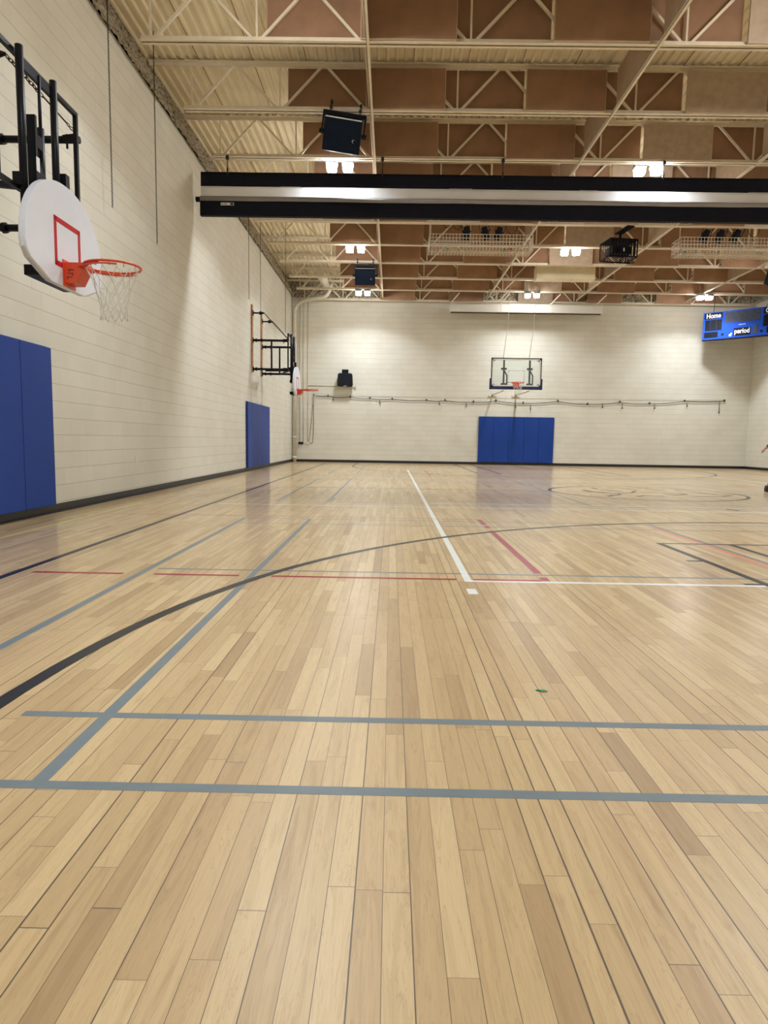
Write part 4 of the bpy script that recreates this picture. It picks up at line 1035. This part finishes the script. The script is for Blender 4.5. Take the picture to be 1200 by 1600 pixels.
# ================================================================== SCOREBOARD
def scoreboard():
    L = Vector((12.02, 26.85, 0)); Rp = Vector((14.08, 24.95, 0)); Wd = (Rp-L).length
    ang = math.atan2((Rp-L).y, (Rp-L).x)
    root = thing('scoreboard', (L.x, L.y, 4.98), 'blue and black electronic scoreboard hung across the far right corner', 'scoreboard', rz=ang)
    H = 1.03
    MB().b2(0, Wd, 0.0, 0.18, 0, H, bev=0.008).build('cabinet', M['blue'], root)
    MB().b2(-0.005, Wd+0.005, -0.006, 0.185, -0.02, 0.012).build('bottom_trim', M['panel'], root)
    def pn(u0, u1, v0, v1, mat=M['panel'], name='display_panel'):
        return MB().b2(u0*Wd, u1*Wd, -0.010, 0.002, v0*H, v1*H).build(name, mat, root)
    for side in (0, 1):
        f = (lambda a, b_: (a, b_)) if not side else (lambda a, b_: (1-b_, 1-a))
        a = f(0.02, 0.25)
        pn(*a, 0.76, 0.97, name='name_panel'); pn(*f(0.03, 0.245), 0.33, 0.72); pn(*f(0.025, 0.20), 0.08, 0.28)
        p = pn(*f(0.245, 0.275), 0.12, 0.20, name='indicator')
        text('Home' if not side else 'Guest', 0.245, ((a[0]+a[1])/2*Wd, -0.014, 0.862*H), root, M['letter'], bold=0.006, sx=0.86 if not side else 0.84)
        g = MB()
        for u in (0.10, 0.175): 
            uu = u if not side else 1-u
            g.b2(uu*Wd-0.004, uu*Wd+0.004, -0.012, -0.009, 0.35*H, 0.70*H)
        g.build('panel_divider', M['screenmesh'], root)
    pn(0.285, 0.715, 0.56, 0.95, M['screenmesh'], 'message_screen')
    pn(0.40, 0.61, 0.07, 0.35, name='name_panel')
    text('period', 0.25, (0.505*Wd, -0.014, 0.225*H), root, M['letter'], bold=0.006, sx=0.80)
    pn(0.635, 0.70, 0.08, 0.40, M['screenmesh'])
    MB().b2(0.345*Wd, 0.375*Wd, -0.012, 0, 0.07*H, 0.15*H).b2(0.365*Wd, 0.382*Wd, -0.012, 0, 0.13*H, 0.19*H).build('possession_mark', M['letter'], root)
    lg = MB()
    for q in range(6): lg.b2((0.465+q*0.013)*Wd, (0.474+q*0.013)*Wd, -0.003, 0.001, 0.455*H, (0.475+0.006*(q % 2))*H)
    lg.b2(0.455*Wd, 0.465*Wd, -0.003, 0.001, 0.46*H, 0.468*H); lg.build('maker_mark', M['letter'], root)
    for u in (0.12, 0.86):
        MB().tube([(u*Wd, 0.09, H), (u*Wd+0.03, 0.09, ZJ-4.98+0.3)], 0.010, n=6).build('hanging_cable', M['chain'], root)
    MB().tube([(0.76*Wd+0.22*t, 0.09, H+0.12*math.sin(PI*t)) for t in [q/10 for q in range(11)]], 0.010, n=5).build('power_lead', M['blkmat'], root)
    MB().bar((0.3*Wd, 0.18, 0.5), (0.3*Wd, 0.9, 0.5), 0.05, 0.05).bar((0.7*Wd, 0.18, 0.5), (0.7*Wd, 0.9, 0.5), 0.05, 0.05).build('rear_strut', M['blkmetal'], root)
scoreboard()

# ================================================================== SCRAP ON THE FLOOR
mb = MB(); bm = mb.bm
for (cx, cy, sx, sy, rot) in ((0, 0, 0.014, 0.010, 0.2), (-0.014, 0.004, 0.008, 0.007, 0.9), (0.013, -0.004, 0.007, 0.006, -0.6)):
    pts = []
    for q in range(9):
        a = 2*PI*q/9; r = 1+0.3*math.sin(3*a+rot); pts.append((cx+sx*r*math.cos(a+rot), cy+sy*r*math.sin(a+rot)))
    mb.prism(pts, 'z', 0.0008, 0.003)
tag(mb.build('torn_scrap', M['green'], loc=(0.583, 2.452, 0)), 'tiny torn green scrap lying on the foreground floorboards', 'scrap')

# ================================================================== PERSON AT THE RIGHT EDGE
def person():
    # striding to the right, arm swung back into the picture
    root = thing('person', (8.12, 14.0, 0), 'person in maroon top striding at the right edge, only hand and shoe in frame', 'person')
    def skin(name, verts, edges, radii, mat, lev=2):
        me = bpy.data.meshes.new(name); me.from_pydata(verts, edges, []); me.materials.append(mat)
        o = bpy.data.objects.new(name, me); COL.objects.link(o); o.parent = root
        o.modifiers.new('skin', 'SKIN').use_smooth_shade = True
        sv = me.skin_vertices[0].data
        for i, r in enumerate(radii): sv[i].radius = r if isinstance(r, tuple) else (r, r)
        sv[0].use_root = True
        s = o.modifiers.new('sub', 'SUBSURF'); s.levels = lev; s.render_levels = lev
        return o
    V = []; E = []; R = []
    def add(p, r, par=None):
        V.append(p); R.append(r)
        if par is not None: E.append((par, len(V)-1))
        return len(V)-1
    pel = add((0, 0, 0.93), (0.145, 0.105))
    wa = add((0.01, 0, 1.08), (0.125, 0.09), pel); chs = add((0.03, 0, 1.28), (0.155, 0.105), wa); sh_ = add((0.04, 0, 1.42), (0.11, 0.08), chs)
    nk = add((0.05, 0, 1.50), 0.055, sh_); hd1 = add((0.065, 0, 1.58), (0.07, 0.075), nk); hd2 = add((0.075, 0, 1.68), (0.082, 0.095), hd1); add((0.065, 0, 1.755), (0.06, 0.07), hd2)
    # far arm swings forward (+x), near arm swings back (-x)
    for sy, dirn in ((-1, -1), (1, 1)):
        s0 = add((0.03, sy*0.17, 1.40), 0.058, sh_)
        if dirn < 0:
            s1 = add((-0.15, sy*0.22, 1.16), 0.045, s0); s2 = add((-0.40, sy*0.22, 0.97), 0.034, s1); s3 = add((-0.485, sy*0.215, 0.92), 0.026, s2)
            H = Vector((-0.485, sy*0.215, 0.92)); dr = Vector((-0.75, 0, -0.66)).normalized()
        else:
            s1 = add((0.17, sy*0.22, 1.15), 0.045, s0); s2 = add((0.36, sy*0.18, 1.08), 0.034, s1); s3 = add((0.44, sy*0.16, 1.10), 0.026, s2)
            H = Vector((0.44, sy*0.16, 1.10)); dr = Vector((0.9, -0.1, 0.3)).normalized()
        wd = Vector((0, 1, 0)); dn = Vector((0, 0, -1)) if dirn > 0 else Vector((0.5, 0, -0.85)).normalized()
        p = add(tuple(H+dr*0.05), (0.034, 0.024), s3)
        for q, L in enumerate((0.072, 0.082, 0.077, 0.060)):
            off = wd*(0.026-0.0175*q)
            b0 = add(tuple(H+dr*0.088+off), 0.0105, p); b1 = add(tuple(H+dr*(0.088+L*0.5)+off+dn*0.008), 0.0092, b0); add(tuple(H+dr*(0.088+L*0.88)+off+dn*0.026), 0.0080, b1)
        t0 = add(tuple(H+dr*0.035+wd*0.03+dn*0.01), 0.012, p); add(tuple(H+dr*0.085+wd*0.045+dn*0.03), 0.010, t0)
    # rear leg trails to the left (-x), front leg steps right
    l0 = add((-0.01, -0.095, 0.88), 0.085, pel); l1 = add((-0.10, -0.10, 0.50), 0.056, l0); l1b = add((-0.20, -0.10, 0.32), 0.052, l1); l2 = add((-0.36, -0.10, 0.115), 0.036, l1b); l3 = add((-0.34, -0.10, 0.055), 0.034, l2); add((-0.22, -0.10, 0.035), 0.030, l3)
    r0 = add((0.01, 0.095, 0.88), 0.085, pel); r1 = add((0.22, 0.10, 0.52), 0.056, r0); r1b = add((0.27, 0.10, 0.34), 0.052, r1); r2 = add((0.30, 0.10, 0.10), 0.036, r1b); r3 = add((0.32, 0.10, 0.05), 0.034, r2); add((0.46, 0.10, 0.035), 0.030, r3)
    body = skin('body', V, E, R, M['skin'])
    # jersey
    skin('jersey', [(0, 0, 0.90), (0.01, 0, 1.08), (0.03, 0, 1.28), (0.04, 0, 1.43), (0.03, -0.17, 1.40), (-0.15, -0.22, 1.16), (-0.41, -0.22, 0.965), (-0.50, -0.215, 0.905), (0.03, 0.17, 1.40), (0.17, 0.22, 1.15), (0.36, 0.18, 1.08)],
         [(0, 1), (1, 2), (2, 3), (3, 4), (4, 5), (5, 6), (6, 7), (3, 8), (8, 9), (9, 10)],
         [(0.165, 0.125), (0.145, 0.11), (0.175, 0.125), (0.12, 0.092), 0.075, 0.060, 0.048, 0.044, 0.075, 0.060, 0.050], M['sleeve'])
    skin('shorts', [(0, 0, 0.97), (0, 0, 0.88), (-0.02, -0.10, 0.82), (-0.09, -0.10, 0.56), (0.04, 0.10, 0.82), (0.20, 0.10, 0.57)],
         [(0, 1), (1, 2), (2, 3), (1, 4), (4, 5)], [(0.155, 0.118), (0.16, 0.12), 0.105, 0.095, 0.105, 0.095], M['shorts'])
    h = MB().lathe([(0.02, 0.105), (0.06, 0.10), (0.093, 0.06), (0.103, 0.0), (0.098, -0.05), (0.08, -0.09)], c=(0.045, 0, 1.70), n=18)
    h.build('hair', M['hair'], root)
    for nm, y in (('near', -0.035), ('far', 0.035)):
        MB().lathe([(0.004, 0.009), (0.010, 0.0), (0.004, -0.009)], c=(0.158, y, 1.665), n=8).build('eye', M['ink'], root)
    MB().prism([(0.155, 1.665), (0.185, 1.625), (0.155, 1.62)], 'y', -0.013, 0.013).build('nose', M['skin'], root)
    MB().b2(0.150, 0.158, -0.022, 0.022, 1.592, 1.600).build('mouth', M['sleeve'], root)
    for x, y, z in ((-0.35, -0.10, 0.0), (0.30, 0.10, 0.0)):
        pts = [(-0.05, 0.0), (0.235, 0.0), (0.245, 0.035), (0.20, 0.065), (0.10, 0.085), (0.045, 0.125), (-0.045, 0.125), (-0.06, 0.05)]
        MB().prism([(x+a, z+b_+0.001) for a, b_ in pts], 'y', y-0.045, y+0.045, bev=0.015).build('shoe', M['shoe'], root)
person()
